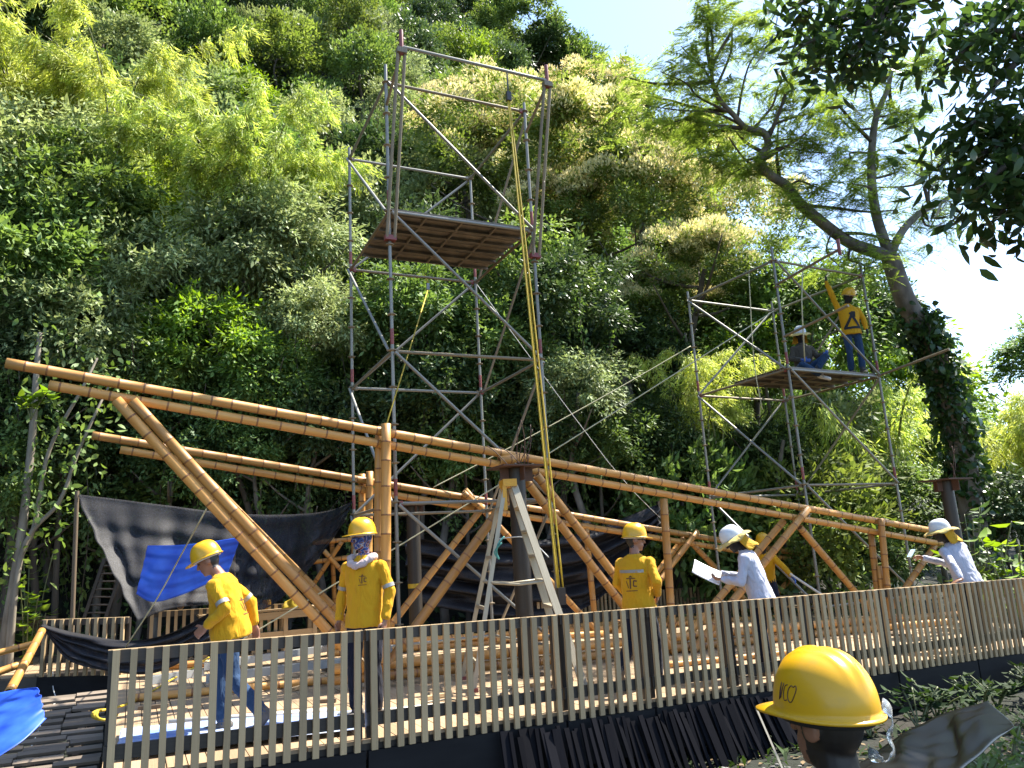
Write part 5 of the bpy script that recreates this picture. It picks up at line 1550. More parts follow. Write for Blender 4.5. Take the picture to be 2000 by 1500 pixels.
# ================================================================== PEOPLE
def ring_dirs(d):
    x = d.orthogonal().normalized()
    return x, d.cross(x)
class Body:
    def __init__(s): s.v, s.f, s.lab = [], [], []
    def add(s, vs, fs, lab):
        o = len(s.v)
        s.v += [tuple(v) for v in vs]; s.f += [tuple(i + o for i in f) for f in fs]
        s.lab += [lab] * len(vs)
    def caps(s, a, b, ra, rb, lab, n=12, flat=None):
        a, b = Vector(a), Vector(b)
        d = b - a; L = d.length; d.normalize()
        x, y = ring_dirs(d)
        if flat:                                   # (axis, factor): squash across axis
            ax = Vector(flat[0]); ax = (ax - d * ax.dot(d)).normalized(); x = ax; y = d.cross(ax)
        fx = flat[1] if flat else 1.0
        st = [(-math.cos(t) , math.sin(t)) for t in (0.25, .6, 1.0, 1.35)]
        rings = []
        for c, q in st: rings.append((a + d * c * ra, ra * q))
        k = max(2, int(L / .02))
        for i in range(k + 1): rings.append((a + d * L * i / k, ra + (rb - ra) * i / k))
        for c, q in reversed(st): rings.append((b - d * c * rb, rb * q))
        R_ = [[c + (x * math.cos(6.28318 * i / n) * fx + y * math.sin(6.28318 * i / n)) * r for i in range(n)] for c, r in rings]
        vs, fs = loft(R_)
        s.add(vs, fs, lab)
    def ell(s, c, X, Y, Z, lab, n=16, m=10):
        """ellipsoid with half axes X, Y, Z (vectors)"""
        rings = []
        for j in range(1, m):
            t = math.pi * j / m
            rings.append([c - Z * math.cos(t) + (X * math.cos(6.28318 * i / n) + Y * math.sin(6.28318 * i / n)) * math.sin(t) for i in range(n)])
        vs, fs = loft(rings); s.add(vs, fs, lab)
    def rings(s, R_, lab):
        vs, fs = loft(R_); s.add(vs, fs, lab)
def finish(b, name, mats, base, voxel=.0085, ratio=.35, classify=None):
    me = bpy.data.meshes.new(name); me.from_pydata(b.v, [], b.f); me.update()
    bm = bmesh.new(); bm.from_mesh(me); bmesh.ops.recalc_face_normals(bm, faces=bm.faces); bm.to_mesh(me); bm.free()
    o = bpy.data.objects.new(name, me); COL.objects.link(o)
    m1 = o.modifiers.new('r', 'REMESH'); m1.mode = 'VOXEL'; m1.voxel_size = voxel; m1.use_smooth_shade = True
    m2 = o.modifiers.new('s', 'SMOOTH'); m2.factor = .5; m2.iterations = 3
    m3 = o.modifiers.new('d', 'DECIMATE'); m3.ratio = ratio
    dg = bpy.context.evaluated_depsgraph_get()
    out = bpy.data.meshes.new_from_object(o.evaluated_get(dg))
    bpy.data.objects.remove(o); bpy.data.meshes.remove(me)
    kd = kdtree.KDTree(len(b.v))
    for i, v in enumerate(b.v): kd.insert(v, i)
    kd.balance()
    names = list(mats)
    out.materials.clear()
    for k in names: out.materials.append(M[mats[k]])
    mi = []
    for p in out.polygons:
        _, i, _ = kd.find(p.center)
        lab = b.lab[i]
        if classify: lab = classify(lab, p.center) or lab
        mi.append(names.index(lab))
    out.polygons.foreach_set('material_index', mi)
    out.polygons.foreach_set('use_smooth', [True] * len(out.polygons))
    # creases in the cloth
    soft = {i for i, k in enumerate(names) if k in ('shirt', 'pants')}
    ok = [True] * len(out.vertices)
    for p, m_ in zip(out.polygons, mi):
        if m_ not in soft:
            for v in p.vertices: ok[v] = False
    nr_ = [v.normal.copy() for v in out.vertices]
    for v in out.vertices:
        if ok[v.index]:
            q = v.co
            a = noise.noise(Vector((q.x * 9 + q.z * 5, q.y * 9 - q.z * 4, q.z * 6)))
            b2 = noise.noise(Vector((q.x * 17 - q.z * 9 + 7, q.y * 17 + 3, q.z * 13)))
            v.co = q + nr_[v.index] * ((1 - 2.2 * abs(a)) * .0085 + (1 - 2.2 * abs(b2)) * .0042 - .004)
    out.transform(Matrix.Translation(-Vector(base)))
    out.update()
    o = bpy.data.objects.new('person', out); COL.objects.link(o); o.location = base
    return o
def hat_mesh(m, inkless=True):
    """hard hat: dome with three ridges, rim and visor; origin at the rim centre, y forward"""
    n, k = 72, 22
    def prof(t): return math.sin(t * math.pi / 2) ** .80, math.cos(t * math.pi / 2) ** .92 if t < 1 else 0.0
    a, bb, h = .116, .140, .150
    def dome(inset=0.0, ridges=True):
        rings = []
        for j in range(1, k + 1):
            t = j / k
            rr, zz = prof(t)
            rg = []
            for i in range(n):
                th = 6.283185 * i / n
                x, y = (a - inset) * rr * math.cos(th), (bb - inset) * rr * math.sin(th)
                z = (h - inset) * zz
                if ridges:
                    fall = max(0, min(1, (zz - .30) / .45))
                    e = .0075 * math.exp(-(x / .012) ** 2) + .0045 * (math.exp(-((x - .034) / .007) ** 2) + math.exp(-((x + .034) / .007) ** 2))
                    z += e * fall
                    k2 = 1 + .03 * math.exp(-(x / .012) ** 2) * fall
                    y *= k2
                rg.append(Vector((x, y, z)))
            rings.append(rg)
        return rings
    outer = dome()
    rim = outer[-1]
    ext = []
    for wdt, dz in ((.006, -.002), (1, -.004), (1.0, -.010)):
        rg = []
        for i in range(n):
            th = 6.283185 * i / n
            fr = max(0, math.sin(th)) ** 2.2
            w_ = .011 + .052 * fr
            q = .006 if wdt == .006 else w_
            dr = Vector((math.cos(th), math.sin(th) * 1.05, 0)).normalized()
            rg.append(rim[i] + dr * q + Vector((0, 0, dz - .012 * fr * (q / .06))))
        ext.append(rg)
    inner = list(reversed(dome(.005, False)))
    under = [p + Vector((0, 0, -.010)) for p in rim]
    rings = outer + ext + [[p * 1.0 for p in under]] + inner
    vs, fs = loft(rings, True)
    me = mk('hard_hat', vs, fs, [m], True)
    return me
HATS = {'y': hat_mesh(M['hat_y']), 'w': hat_mesh(M['hat_w'])}
def basis(f, upv=ZV):
    f = Vector(f).normalized(); r_ = f.cross(upv).normalized(); u_ = r_.cross(f)
    return r_, f, u_
def wear(person, c, hr, hf, hu, kind, lift=.040, tilt=0.0, s=1.0):
    m = Matrix(((hr.x, hf.x, hu.x, 0), (hr.y, hf.y, hu.y, 0), (hr.z, hf.z, hu.z, 0), (0, 0, 0, 1)))
    mw = Matrix.Translation(c + hu * lift - hf * .004) @ m @ Matrix.Rotation(tilt, 4, 'X') @ Matrix.Diagonal((s, s, s, 1))
    o = put('hard_hat', HATS[kind], person, mw)
    return o, mw
def sun_brim(hat, mw, person, flap=True, fm='flap', bmname='brimcloth'):
    """cloth brim round the hat and a flap over the neck, sewn to the hat"""
    n = 56
    g_ = random.Random(3)
    rings = []
    for k, (q, z) in enumerate(((0, .004), (.03, -.004), (.062, -.022), (.085, -.040))):
        rg = []
        for i in range(n):
            th = 6.283185 * i / n
            wob = .010 * math.sin(th * 5 + 1) * k / 3 + .006 * math.sin(th * 9) * k / 3
            rg.append(mw @ Vector((math.cos(th) * (.121 + q), math.sin(th) * (.146 + q), z + wob)))
        rings.append(rg)
    vs, fs = loft(rings, False)
    o = put('sun_brim', mk('sun_brim', vs, fs, [M[bmname]], True), hat)
    md = o.modifiers.new('t', 'SOLIDIFY'); md.thickness = .004
    if flap:
        rows = []
        for j in range(9):
            v = j / 8
            row = []
            for i in range(21):
                th = math.pi * (1.06 + .88 * i / 20)
                rad = 1.0 - .12 * v + .35 * v * v
                row.append(mw @ Vector((math.cos(th) * .128 * rad, math.sin(th) * .152 * rad - .03 * v * v, -.006 - .20 * v + .012 * math.sin(i * 1.1 + 3 * v))))
            rows.append(row)
        vs = [p for r_ in rows for p in r_]
        fs = [(j * 21 + i, j * 21 + i + 1, (j + 1) * 21 + i + 1, (j + 1) * 21 + i) for j in range(8) for i in range(20)]
        o = put('neck_flap', mk('neck_flap', vs, fs, [M[fm]], True), hat)
        md = o.modifiers.new('t', 'SOLIDIFY'); md.thickness = .004
def person(label, base, f, J, mats, head_f=None, head_up=None, hat='y', face='open', curl=(.5, .5), hand_n=(None, None), belly=0.0, brim=False, voxel=.0085, ratio=.35, hs=1.0, hat_tilt=0.0, hat_lift=.04, group='workers on the site', glove=(False, False), seated=False, lowhair=False):
    """J: local joints (x right, y forward, z up)"""
    base = Vector(base)
    r_, f, _ = basis(f)
    W_ = lambda q: base + r_ * q[0] + f * q[1] + ZV * q[2]
    b = Body()
    j = {k: W_(v) for k, v in J.items()}
    hipm = (j['hipL'] + j['hipR']) / 2
    shm = (j['shL'] + j['shR']) / 2
    sa = (j['shR'] - j['shL']).normalized()
    ha = (j['hipR'] - j['hipL']).normalized()
    spine = (shm - hipm)
    # trousers and legs
    b.ell(hipm - spine.normalized() * .03, ha * .150, (spine.cross(ha)).normalized() * .112, spine.normalized() * .12, 'pants')
    for S_ in 'LR':
        b.caps(j['hip' + S_].lerp(j['kn' + S_], .14), j['kn' + S_], .086, .064, 'pants')
        b.caps(j['kn' + S_], j['an' + S_] + (j['kn' + S_] - j['an' + S_]).normalized() * .05, .063, .060, 'pants')
        toe = J.get('toe' + S_, (0, .2, -.03))
        td = (r_ * toe[0] + f * toe[1] + ZV * toe[2]); 
        an = j['an' + S_]
        b.caps(an - td.normalized() * .05 + ZV * (-.03), an + td * .80 + ZV * (-.038), .042, .036, 'boot')
        b.caps(an + ZV * .03, an - ZV * .02, .046, .044, 'boot')
    # shirt
    st = [(-.20, .196, .150 + belly * .5), (-.08, .190, .146 + belly), (.15, .176, .134 + belly), (.40, .180, .130 + belly * .6), (.66, .192, .128), (.88, .200, .118), (.98, .196, .106), (1.06, .160, .094), (1.13, .105, .078), (1.20, .062, .062)]
    up = spine.normalized()
    R_ = []
    for k in range(len(st) - 1):
        for q in range(5):
            t = q / 5
            z, a_, d_ = [st[k][i] + (st[k + 1][i] - st[k][i]) * t for i in range(3)]
            ax = ha.lerp(sa, min(1, max(0, z))).normalized()
            dp_ = up.cross(ax).normalized()
            c = hipm + spine * z
            R_.append([c + ax * a_ * (abs(math.cos(6.28318 * i / 24)) ** .85) * (1 if math.cos(6.28318 * i / 24) >= 0 else -1) + dp_ * d_ * math.sin(6.28318 * i / 24) for i in range(24)])
    b.rings(R_, 'shirt')
    for S_ in 'LR':
        sg = -1 if S_ == 'L' else 1
        sh = j['sh' + S_]
        b.ell(sh - ZV * .018, sa * .060, spine.cross(sa).normalized() * .064, up * .062, 'shirt')
        b.caps(sh + sa * sg * .004 - ZV * .018, j['el' + S_], .055, .051, 'shirt')
        wr = j['wr' + S_]; fd = (wr - j['el' + S_]).normalized()
        b.caps(j['el' + S_], wr - fd * .035, .053, .040, 'shirt')
        gl = glove[0 if S_ == 'L' else 1]
        hl = 'glove' + S_ if gl else 'skin'
        b.caps(wr - fd * .06, wr, .029, .026, hl)
        hd = J.get('hd' + S_)
        hd = (r_ * hd[0] + f * hd[1] + ZV * hd[2]).normalized() if hd else fd
        pn = J.get('pn' + S_)
        pn = (r_ * pn[0] + f * pn[1] + ZV * pn[2]) if pn else (-sa * sg)
        pn = (pn - hd * pn.dot(hd)).normalized()
        lt = hd.cross(pn)
        # thumb side: forward for a hanging hand
        ts = 1 if lt.dot(f) > 0 else -1
        lt = lt * ts
        b.ell(wr + hd * .045, lt * .043, pn * .019, hd * .058, hl, 12, 8)
        c_ = curl[0 if S_ == 'L' else 1]
        for q, (lo, Lf) in enumerate(((.030, .070), (.010, .080), (-.010, .076), (-.029, .060))):
            p0 = wr + hd * .085 + lt * lo
            a1 = c_ * .7
            d1 = hd * math.cos(a1) + pn * math.sin(a1)
            p1 = p0 + d1 * Lf * .5
            a2 = c_ * 1.9
            d2 = hd * math.cos(a2) + pn * math.sin(a2)
            p2 = p1 + d2 * Lf * .5
            b.caps(p0 - hd * .015, p1, .0105, .0098, hl, 8); b.caps(p1, p2, .0098, .0085, hl, 8)
        t0 = wr + hd * .030 + lt * .034
        t1 = t0 + (lt * .75 + hd * .65 + pn * .25).normalized() * .036
        b.caps(t0, t1, .0125, .0110, hl, 8); b.caps(t1, t1 + (hd * .9 + pn * .35 + lt * .15).normalized() * .030, .0108, .0092, hl, 8)
    # head
    hr, hf, hu = basis(head_f or f, Vector(head_up) if head_up else ZV)
    c = j['head']
    nb = hipm + spine * 1.16
    b.caps(nb - up * .03, c - hu * .05 - hf * .012, .058, .054, 'skin')
    b.ell(c + hu * .018 - hf * .008, hr * .077, hf * .097, hu * .108, 'head', 20, 14)
    b.ell(c - hu * .052 + hf * .022, hr * .058, hf * .068, hu * .070, 'head', 16, 10)
    b.ell(c - hu * .098 + hf * .062, hr * .026, hf * .022, hu * .020, 'head', 10, 8)
    b.caps(c + hf * .088 + hu * .012, c + hf * .108 - hu * .026, .010, .0145, 'head', 8)
    b.caps(c + hf * .082 + hu * .030 - hr * .04, c + hf * .082 + hu * .030 + hr * .04, .012, .012, 'head', 8)
    b.ell(c + hf * .086 - hu * .060, hr * .024, hf * .009, hu * .009, 'lip', 10, 6)
    for sg in (-1, 1):
        b.ell(c + hr * sg * .080 - hf * .012 - hu * .004, hr * .011, hf * .026, hu * .035, 'head', 10, 8)
        b.ell(c + hr * sg * .032 + hf * .083 + hu * .010, hr * .013, hf * .008, hu * .007, 'eye', 8, 6)
    def cls(lab, p):
        q = p - c
        x, y, z = q.dot(hr), q.dot(hf), q.dot(hu)
        near = q.length < .26
        if lab in ('head', 'lip', 'eye') or (lab == 'skin' and near and z > -.20 and abs(x) < .10 and abs(y) < .14):
            if face == 'black':
                if lab == 'head' and y > .055 and -.005 < z < .045: return 'skin'
                return 'mask'
            if face == 'scarf' and z < .004: return 'mask'
            if face == 'scarf' and y < .02: return 'mask'
            if lab in ('lip', 'eye') : return lab
            if abs(x) > .074 and abs(y) < .05 and z < .04: return 'skin'
            if z > .035 and y < .075: return 'hair'
            if y < -.030 and z > -.085: return 'hair'
            if lowhair and y < .030 and not (abs(x) > .078): return 'hair'
            if y < .015 and z > .005 and abs(x) > .05: return 'hair'
            return 'skin'
        if lab == 'head': return 'skin'
        if lab == 'pants' and (p - hipm).dot(spine) / spine.length_squared > -.17 and (p - hipm).length < (.25 if not seated else .15): return 'shirt'
        if lab == 'skin' and lowhair and q.length < .2 and y < .035: return 'hair'
        if lab == 'boot' and p.z < base.z + .022: return 'sole'
        return None
    mm = {'shirt': mats[0], 'pants': mats[1], 'boot': 'boot', 'sole': 'sole', 'skin': 'skin', 'hair': 'hair', 'mask': 'black' if face != 'scarf' else 'scarf', 'lip': 'lip', 'eye': 'hair', 'head': 'skin', 'gloveL': 'dglove', 'gloveR': 'dglove'}
    if isinstance(glove[0], str): mm['gloveL'] = glove[0]
    if isinstance(glove[1], str): mm['gloveR'] = glove[1]
    o = finish(b, 'person', mm, base, voxel, ratio, cls)
    tag(o, label, 'person', group)
    if hat:
        h, mw = wear(o, c, hr, hf, hu, hat, hat_lift, hat_tilt, hs)
        hb = [mw @ Vector((math.cos(6.28318 * i / 32) * .098, math.sin(6.28318 * i / 32) * .118, -.012)) for i in range(33)]
        put('headband', path_mesh('headband', hb, .011, M['hatband'], 6), h)
        if brim: sun_brim(h, mw, o)
    o['_n'] = 0
    del o['_n']
    return o, j, (c, hr, hf, hu), (r_, f, spine)
M['lip'] = mat('lip', (0.24, 0.09, 0.07), rough=.5)
STAND = dict(hipL=(-.095, 0, .90), hipR=(.095, 0, .90), knL=(-.11, .02, .48), knR=(.11, .02, .48), anL=(-.12, -.01, .09), anR=(.12, -.01, .09),
             shL=(-.185, 0, 1.35), shR=(.185, 0, 1.35), elL=(-.25, -.03, 1.11), elR=(.25, -.03, 1.11), wrL=(-.26, .05, .87), wrR=(.26, .05, .87), head=(0, .03, 1.595))
def pose(k=1.0, **kw):
    d = dict(STAND); d.update(kw)
    return {a: tuple(x * k for x in v) if a[:3] not in ('toe',) and a[:2] not in ('hd', 'pn') else v for a, v in d.items()}
def body_bvh(o):
    me = o.data
    T = Matrix.Translation(o.location)
    return BVHTree.FromPolygons([T @ v.co for v in me.vertices], [tuple(p.vertices) for p in me.polygons])
def decal(par, name, bvh, org, dirv, ex, ey, polys, m, lift=.004):
    """flat print pressed on to a body: polygons in (ex, ey) coordinates cast along dirv"""
    vs, fs = [], []
    for poly in polys:
        # subdivide strips so that they follow the cloth
        ids = []
        for (a, b_) in poly:
            p = org + ex * a + ey * b_
            h = bvh.ray_cast(p - dirv * .5, dirv, 1.2)
            q = h[0] - dirv * lift if h[0] else p
            ids.append(len(vs)); vs.append(q)
        fs.append(tuple(ids))
    return put(name, mk(name, vs, fs, [m]), par)
def quadstrip(x0, y0, x1, y1, w, k=3):
    """a stroke from (x0,y0) to (x1,y1) of width w as k quads"""
    dx, dy = x1 - x0, y1 - y0
    L = math.hypot(dx, dy); nx, ny = -dy / L * w / 2, dx / L * w / 2
    out = []
    for i in range(k):
        a, b_ = i / k, (i + 1) / k
        out.append([(x0 + dx * a + nx, y0 + dy * a + ny), (x0 + dx * a - nx, y0 + dy * a - ny), (x0 + dx * b_ - nx, y0 + dy * b_ - ny), (x0 + dx * b_ + nx, y0 + dy * b_ + ny)])
    return out
def emblem(s=1.0):
    """the print on the shirts: a roof over a T-shaped column and a C, with a ground line"""
    P = []
    P += [[(-.020 * s, .060 * s), (.020 * s, .060 * s), (0, .078 * s)]]
    P += quadstrip(-.045 * s, .052 * s, .045 * s, .052 * s, .008 * s)
    P += quadstrip(-.004 * s, .052 * s, -.004 * s, -.035 * s, .014 * s)
    P += quadstrip(-.045 * s, .030 * s, -.024 * s, -.030 * s, .007 * s)
    for a, b_ in (((.058, .028), (.028, .032)), ((.028, .032), (.024, -.012)), ((.024, -.012), (.056, -.016))):
        P += quadstrip(a[0] * s, a[1] * s, b_[0] * s, b_[1] * s, .011 * s, 2)
    P += quadstrip(-.055 * s, -.055 * s, .06 * s, -.052 * s, .007 * s)
    return P
def armband(o, a, b_, t, r, name='reflective_band'):
    a, b_ = Vector(a), Vector(b_)
    c = a.lerp(b_, t); d = (b_ - a).normalized()
    return put(name, mk(name, *loft([ring(16, r, -.018), ring(16, r * .985, .018)], False), [M['refl']], True), o, frame(c, c + d))

# 1 bending worker at left
p = ondeck(446, 1436)
J1 = pose(.99, anL=(-.11, -.34, .17), knL=(-.11, -.06, .50), toeL=(0, .13, -.15), anR=(.10, .08, .09), knR=(.10, .13, .50), shL=(-.185, .10, 1.32), shR=(.185, .06, 1.32), elL=(-.26, -.03, 1.10), wrL=(-.20, .16, .95), elR=(.27, -.10, 1.12), wrR=(.27, -.14, .90), head=(0, .22, 1.52), hipL=(-.10, 0, .90))
o, j, hd, ax = person('worker in yellow shirt and hard hat looking down, in front of the blue patch', p, (-.96, -.05, 0), J1, ('shirt_y', 'jeans'), head_f=(-.90, -.12, -.42), belly=.03, hat_tilt=.05)
bv = body_bvh(o)
rb, fb, _ = ax
armband(o, j['elL'], j['shL'], .22, .060)
armband(o, j['elR'], j['shR'], .22, .060)
dk = (fb * .8 + rb * .6).normalized()
decal(o, 'shirt_print', bv, (j['shL'] + j['shR']) / 2 - ZV * .22 + rb * .0, fb, rb, ZV, emblem(1.15), M['ink'])
# 2 masked worker standing
p = ondeck(716, 1409)
J2 = pose(1.045, anL=(-.11, .0, .09), anR=(.12, -.02, .09), elL=(-.26, -.02, 1.11), wrL=(-.25, .06, .86), elR=(.26, -.03, 1.11), wrR=(.25, .05, .86), head=(0, .03, 1.60))
o, j, hd, ax = person('worker in yellow with printed scarf over the face and pink neck towel', p, (-.38, -.92, 0), J2, ('shirt_y', 'trousers'), head_f=(-.78, -.62, -.02), face='scarf', voxel=.008)
bv = body_bvh(o); rb, fb, _ = ax
armband(o, j['elL'], j['shL'], .20, .060); armband(o, j['elR'], j['shR'], .20, .060)
decal(o, 'shirt_print', bv, (j['shL'] + j['shR']) / 2 - ZV * .14 - rb * .06, -fb, -rb, ZV, emblem(.75), M['ink'])
nk = (j['shL'] + j['shR']) / 2 + ZV * .055 + fb * .015
tw = []
for i in range(29):
    a = 6.28318 * i / 28
    tw.append(nk + rb * .118 * math.cos(a) + fb * (.105 * math.sin(a) + .02) + ZV * (-.075 * max(0, math.sin(a)) ** 1.5 + .02))
put('neck_towel', path_mesh('neck_towel', tw, [.034 + .007 * math.sin(i * 2.1) for i in range(29)], M['towel'], 10), o)
# 3 worker seen from behind
p = ondeck(1262, 1344)
J3 = pose(.985, anR=(.10, .10, .09), knR=(.10, .13, .49), anL=(-.10, -.36, .20), knL=(-.11, -.06, .50), toeL=(0, .12, -.16), elR=(.30, -.10, 1.13), wrR=(.19, .10, .97), elL=(-.26, .02, 1.11), wrL=(-.22, .2, .95), head=(0, .05, 1.585))
o, j, hd, ax = person('worker in yellow shirt and hard hat seen from behind, glancing right', p, (.60, .80, 0), J3, ('shirt_y', 'trousers'), head_f=(.99, .05, -.05))
bv = body_bvh(o); rb, fb, _ = ax
decal(o, 'shirt_print', bv, (j['shL'] + j['shR']) / 2 - ZV * .24, fb, rb, ZV, emblem(1.25), M['ink'])
decal(o, 'reflective_band', bv, (j['shL'] + j['shR']) / 2 - ZV * .10, fb, rb, ZV, quadstrip(-.15, 0, .15, 0, .032, 10), M['refl'])
c, hr, hf, hu = hd
gl = [c + hr * sg * x + hf * y + hu * .012 for sg, x, y in ((1, .080, -.01), (1, .078, .06), (1, .055, .098), (1, .02, .104), (-1, .02, .104), (-1, .055, .098), (-1, .078, .06), (-1, .080, -.01))]
put('glasses', path_mesh('glasses', gl, .006, M['black'], 6), o)
# 4 reading worker
p = uv(6.68, .16)
J4 = pose(.99, shL=(-.185, .06, 1.34), shR=(.185, .06, 1.34), head=(0, .19, 1.53), elL=(-.25, .12, 1.07), wrL=(-.14, .36, 1.10), elR=(.25, .14, 1.08), wrR=(.10, .42, 1.16), hdL=(.35, .9, .1), hdR=(-.3, .9, -.1), pnL=(.3, 0, .9), pnR=(-.3, 0, -.9), hipL=(-.095, -.04, .9), hipR=(.095, -.04, .9))
o, j, hd, ax = person('worker in white shirt and white helmet with sun flap reading papers', p, (-.88, .42, 0), J4, ('shirt_w', 'trousers'), head_f=(-.86, .10, -.46), hat='w', face='black', brim=True, curl=(.7, .4))
rb, fb, _ = ax
pc = (j['wrL'] + j['wrR']) / 2 + fb * .16 + ZV * .04
nu, nv = 10, 6
vs = []
for jj in range(nv + 1):
    for i in range(nu + 1):
        a, b_ = (i / nu - .5) * .36, (jj / nv - .5) * .26
        vs.append(pc + fb * a * .85 + rb * b_ * .8 + ZV * (a * .45 + b_ * .55 + .25 * a * a + .3 * b_ * b_))
fs = [(q * (nu + 1) + i, q * (nu + 1) + i + 1, (q + 1) * (nu + 1) + i + 1, (q + 1) * (nu + 1) + i) for q in range(nv) for i in range(nu)]
pp = put('paper_sheets', mk('paper_sheets', vs, fs, [M['paper']], True)); pp.modifiers.new('t', 'SOLIDIFY').thickness = .004
tag(pp, 'white paper sheets held by the worker in the white shirt', 'papers')
# 5 crouching worker behind
p5 = at(1497, 1150, 13.3); p = Vector((p5.x, p5.y, deckz(p5.x, p5.y)))
J5 = pose(.97, hipL=(-.10, -.14, .78), hipR=(.10, -.14, .78), knL=(-.14, .14, .48), knR=(.14, .12, .48), anL=(-.15, .02, .09), anR=(.15, -.02, .09), shL=(-.18, .10, 1.20), shR=(.18, .06, 1.20), head=(-.03, .20, 1.44), elL=(-.33, .16, 1.00), wrL=(-.44, .34, .84), elR=(.26, .14, .96), wrR=(.20, .36, .82))
o, j, hd, ax = person('crouching worker in yellow with blue gloves behind the reading man', p + ZV * .10, (-.25, -.97, 0), J5, ('shirt_y', 'trousers'), head_f=(-.45, -.85, -.25), face='black', glove=('glove', 'glove'), voxel=.011, ratio=.3, seated=True)
a, b_ = j['wrL'] + Vector((-.05, -.05, .06)), j['wrL'] + Vector((.42, -.15, -.32))
tag(tube('white_tube', a, b_, .02, M['whitepvc'], None, 12), 'white tube in the blue-gloved hand of the crouching worker', 'tube')
bx_ = ondeck(1510, 1228)
tag(box('timber_block', Vector((p.x, p.y, p.z + .05)), U, V, ZV, .5, .4, .096, M['oldwood']), 'low timber block under the crouching worker', 'block', 'timber blocks')
# 6 white-shirted man leaning on the rail
rail_pt = uv(9.92, FT + .035, .874)
p = uv(10.38, .10)
fx = Vector((-.22, .97, 0)).normalized(); rx = Vector((fx.y, -fx.x, 0))
loc = lambda P: ((P - p).dot(rx), (P - p).dot(fx), (P - p).z)
wl = loc(rail_pt + ZV * .045)
J6 = pose(1.0, hipL=(-.095, -.03, .90), hipR=(.095, -.03, .90), shL=(-.23, .04, 1.29), shR=(.13, .10, 1.34), head=(-.12, .16, 1.53), elL=tuple(Vector((-.23, .04, 1.29)).lerp(Vector(wl), .5) + Vector((-.03, -.04, 0))), wrL=wl, hdL=(-.6, .1, -.18), pnL=(0, 0, -1), elR=(.05, .36, 1.10), wrR=(-.28, .42, 1.20), hdR=(-.9, .1, .2))
o, j, hd, ax = person('man in white shirt and white helmet with orange flap leaning on the railing', p, fx, J6, ('shirt_w', 'trousers'), head_f=(-.86, .45, -.18), hat='w', face='black', brim=True, curl=(.25, .5))
ph = j['wrR'] + Vector((-.13, .02, .07))
q = put('phone', unit_box(M['phone']), None, Matrix.Translation(ph) @ Matrix.Rotation(.5, 4, 'Z') @ Matrix.Rotation(-.7, 4, 'Y') @ Matrix.Diagonal((.155, .075, .009, 1)))
bm = bmesh.new(); bmesh.ops.create_cube(bm, size=1); bmesh.ops.bevel(bm, geom=bm.edges[:], offset=.06, segments=2, affect='EDGES'); me = bpy.data.meshes.new('phone'); bm.to_mesh(me); bm.free(); me.materials.append(M['phone']); q.data = me
tag(q, 'pale phone held by the man leaning on the railing', 'phone')
# 7 standing worker on the right tower
pz = zl2[1] + .075
q7 = onplane(1676, 731, (0, 0, pz), ZV)
J7 = pose(1.0, shL=(-.185, 0, 1.34), shR=(.185, 0, 1.39), elR=(.30, .08, 1.70), wrR=(.36, .06, 1.98), hdR=(0, .2, 1), elL=(-.27, .0, 1.12), wrL=(-.28, .06, .88), anL=(-.09, .04, .09), anR=(.09, -.08, .09), knR=(.10, .03, .49), head=(-.03, .06, 1.60))
o, j, hd, ax = person('worker in yellow standing on the right scaffold with one arm raised', q7, (-.10, -.99, 0), J7, ('shirt_y', 'jeans'), head_f=(.55, -.75, -.32), face='black', voxel=.011, ratio=.3, glove=(True, True))
rb, fb, sp_ = ax
bv = body_bvh(o)
hm, sm = (j['hipL'] + j['hipR']) / 2, (j['shL'] + j['shR']) / 2
decal(o, 'harness', bv, (hm + sm) / 2, -fb, -rb, ZV, quadstrip(-.14, -.20, .04, .12, .05, 8) + quadstrip(.14, -.20, -.02, .12, .05, 8) + quadstrip(-.16, -.20, .16, -.20, .05, 8) + quadstrip(.04, .02, .05, .14, .08, 4), M['black'], .010)
# 8 seated worker on the right tower
q8 = onplane(1572, 734, (0, 0, pz), ZV)
J8 = pose(.98, hipL=(-.10, 0, .11), hipR=(.10, 0, .11), knL=(-.30, .36, .30), knR=(.22, .40, .14), anL=(-.12, .30, .06), anR=(-.10, .46, -.10), shL=(-.18, .04, .57), shR=(.18, .04, .57), head=(.03, .10, .82), elL=(-.27, .10, .36), wrL=(-.30, .34, .36), elR=(.26, .06, .34), wrR=(.14, .28, .26), toeL=(.1, .16, -.08), toeR=(-.1, .16, -.08))
o, j, hd, ax = person('seated worker in dark shirt and white brimmed helmet on the right scaffold', q8, (.10, -.99, 0), J8, ('shirt_k', 'jeans'), head_f=(-.15, -.95, -.25), hat='w', face='black', brim=True, voxel=.011, ratio=.3, glove=('glove', 'glove'), seated=True)
# 9 foreground man: only head, hat and shoulders reach the picture
hc = at(1614, 1412, 2.05)
f9 = Vector((-.50, .86, 0)).normalized()
p = Vector((hc.x, hc.y, -.72)) - f9 * .03
zz = (hc.z + .72)
kk = zz / 1.575
J9 = pose(1.0, **{n: tuple(x * kk for x in v) for n, v in STAND.items()})
J9['head'] = (0, .03, zz)
o, j, hd, ax = person('man in the foreground with a big yellow hard hat, head only in view', p, f9, J9, ('shirt_k', 'trousers'), head_f=(-.50, .86, .03), voxel=.006, ratio=.7, hat=None, lowhair=True)
c, hr, hf, hu = hd
h, mw = wear(o, c, hr, hf, hu, 'y', .036, 0.0, 1.04)
hb = [mw @ Vector((math.cos(6.28318 * i / 40) * .098, math.sin(6.28318 * i / 40) * .118, -.014)) for i in range(41)]
put('headband', path_mesh('headband', hb, .013, M['black'], 6), h)
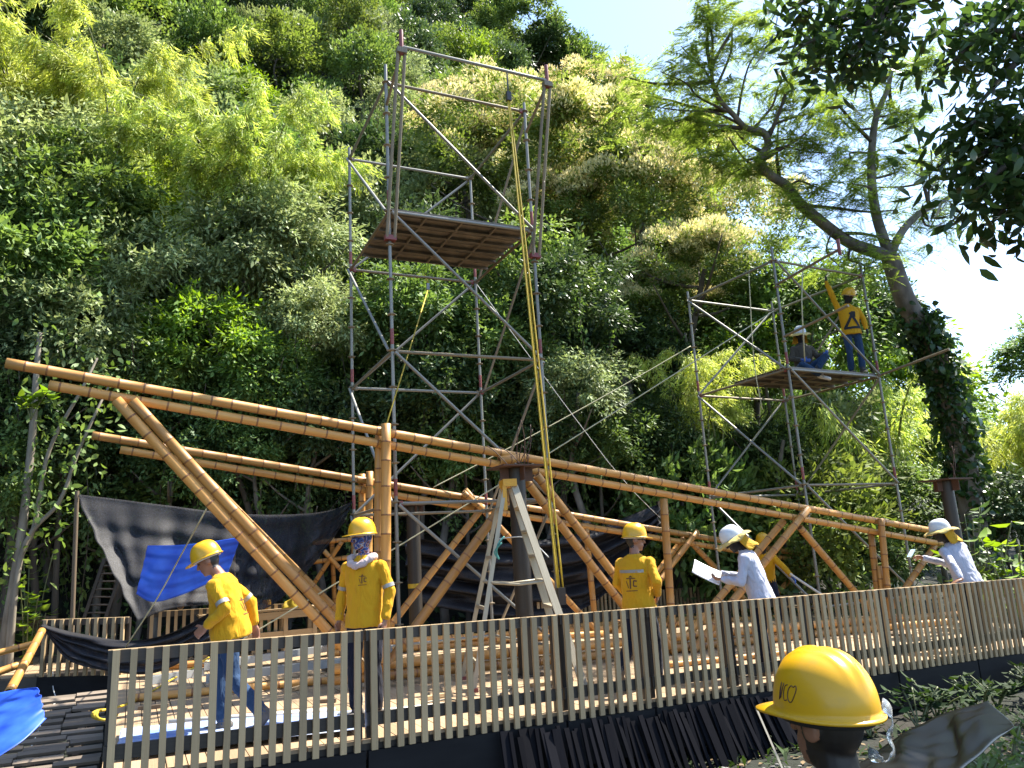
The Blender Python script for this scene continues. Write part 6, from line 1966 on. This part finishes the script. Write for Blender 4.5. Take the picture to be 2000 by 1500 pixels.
# handwriting on the hat: N C O along its left side, towards the front
hv = [mw @ v.co for v in h.data.vertices]
hbv = BVHTree.FromPolygons(hv, [tuple(p_.vertices) for p_ in h.data.polygons])
def hat_pt(az, z):
    d = (mw.to_3x3() @ Vector((math.cos(az), math.sin(az), 0))).normalized()
    oo = mw @ Vector((0, 0, z))
    hh = hbv.ray_cast(oo + d * .4, -d, .6)
    return (hh[0] + d * .0006) if hh[0] else oo + d * .12
letters = [[(0, 0), (.06, 1), (.10, .1), (.28, 1.0)], [(.60, .95), (.42, .85), (.34, .4), (.42, .05), (.62, .10)], [(.86, .95), (.70, .70), (.68, .25), (.82, .0), (1.0, .15), (1.22, .75), (1.16, .98), (1.02, .88), (.90, .96)]]
for L_ in letters:
    pts = smooth_path([Vector((x, y, 0)) for x, y in L_], 5)
    cur = [hat_pt(math.pi * .5 + 1.08 + q.x * .44, .030 + q.y * .042) for q in pts]
    put('lettering', path_mesh('lettering', cur, .0013, M['marker'], 5), h)
# clear goggles hung on the back of the hat
def clear():
    m, n, l, b = newmat('clear_plastic')
    b.inputs['Base Color'].default_value = (.70, .74, .76, 1); b.inputs['Roughness'].default_value = .1
    b.inputs['Transmission Weight'].default_value = .8; b.inputs['IOR'].default_value = 1.3
    return m
M['clear'] = clear()
band = [at(1722, 1372, 2.00), at(1738, 1392, 2.0), at(1742, 1415, 1.99), at(1735, 1438, 1.98), at(1744, 1462, 1.97), at(1738, 1480, 1.96), at(1722, 1487, 1.95), at(1710, 1478, 1.94), at(1706, 1462, 1.95)]
sp = smooth_path(band, 6)
vs, fs = [], []
for i, q in enumerate(sp):
    tng = (sp[min(i + 1, len(sp) - 1)] - sp[max(i - 1, 0)]).normalized()
    sd = (tng.cross(FW)).normalized() * (.010 + .004 * math.sin(i * .5)) + FW * .012
    vs += [q - sd, q + sd]
fs = [(2 * i, 2 * i + 1, 2 * i + 3, 2 * i + 2) for i in range(len(sp) - 1)]
gg = put('safety_goggles', mk('safety_goggles', vs, fs, [M['clear']], True)); gg.modifiers.new('t', 'SOLIDIFY').thickness = .0025
tag(gg, 'clear plastic safety goggles hanging from the back of the foreground hat', 'goggles')
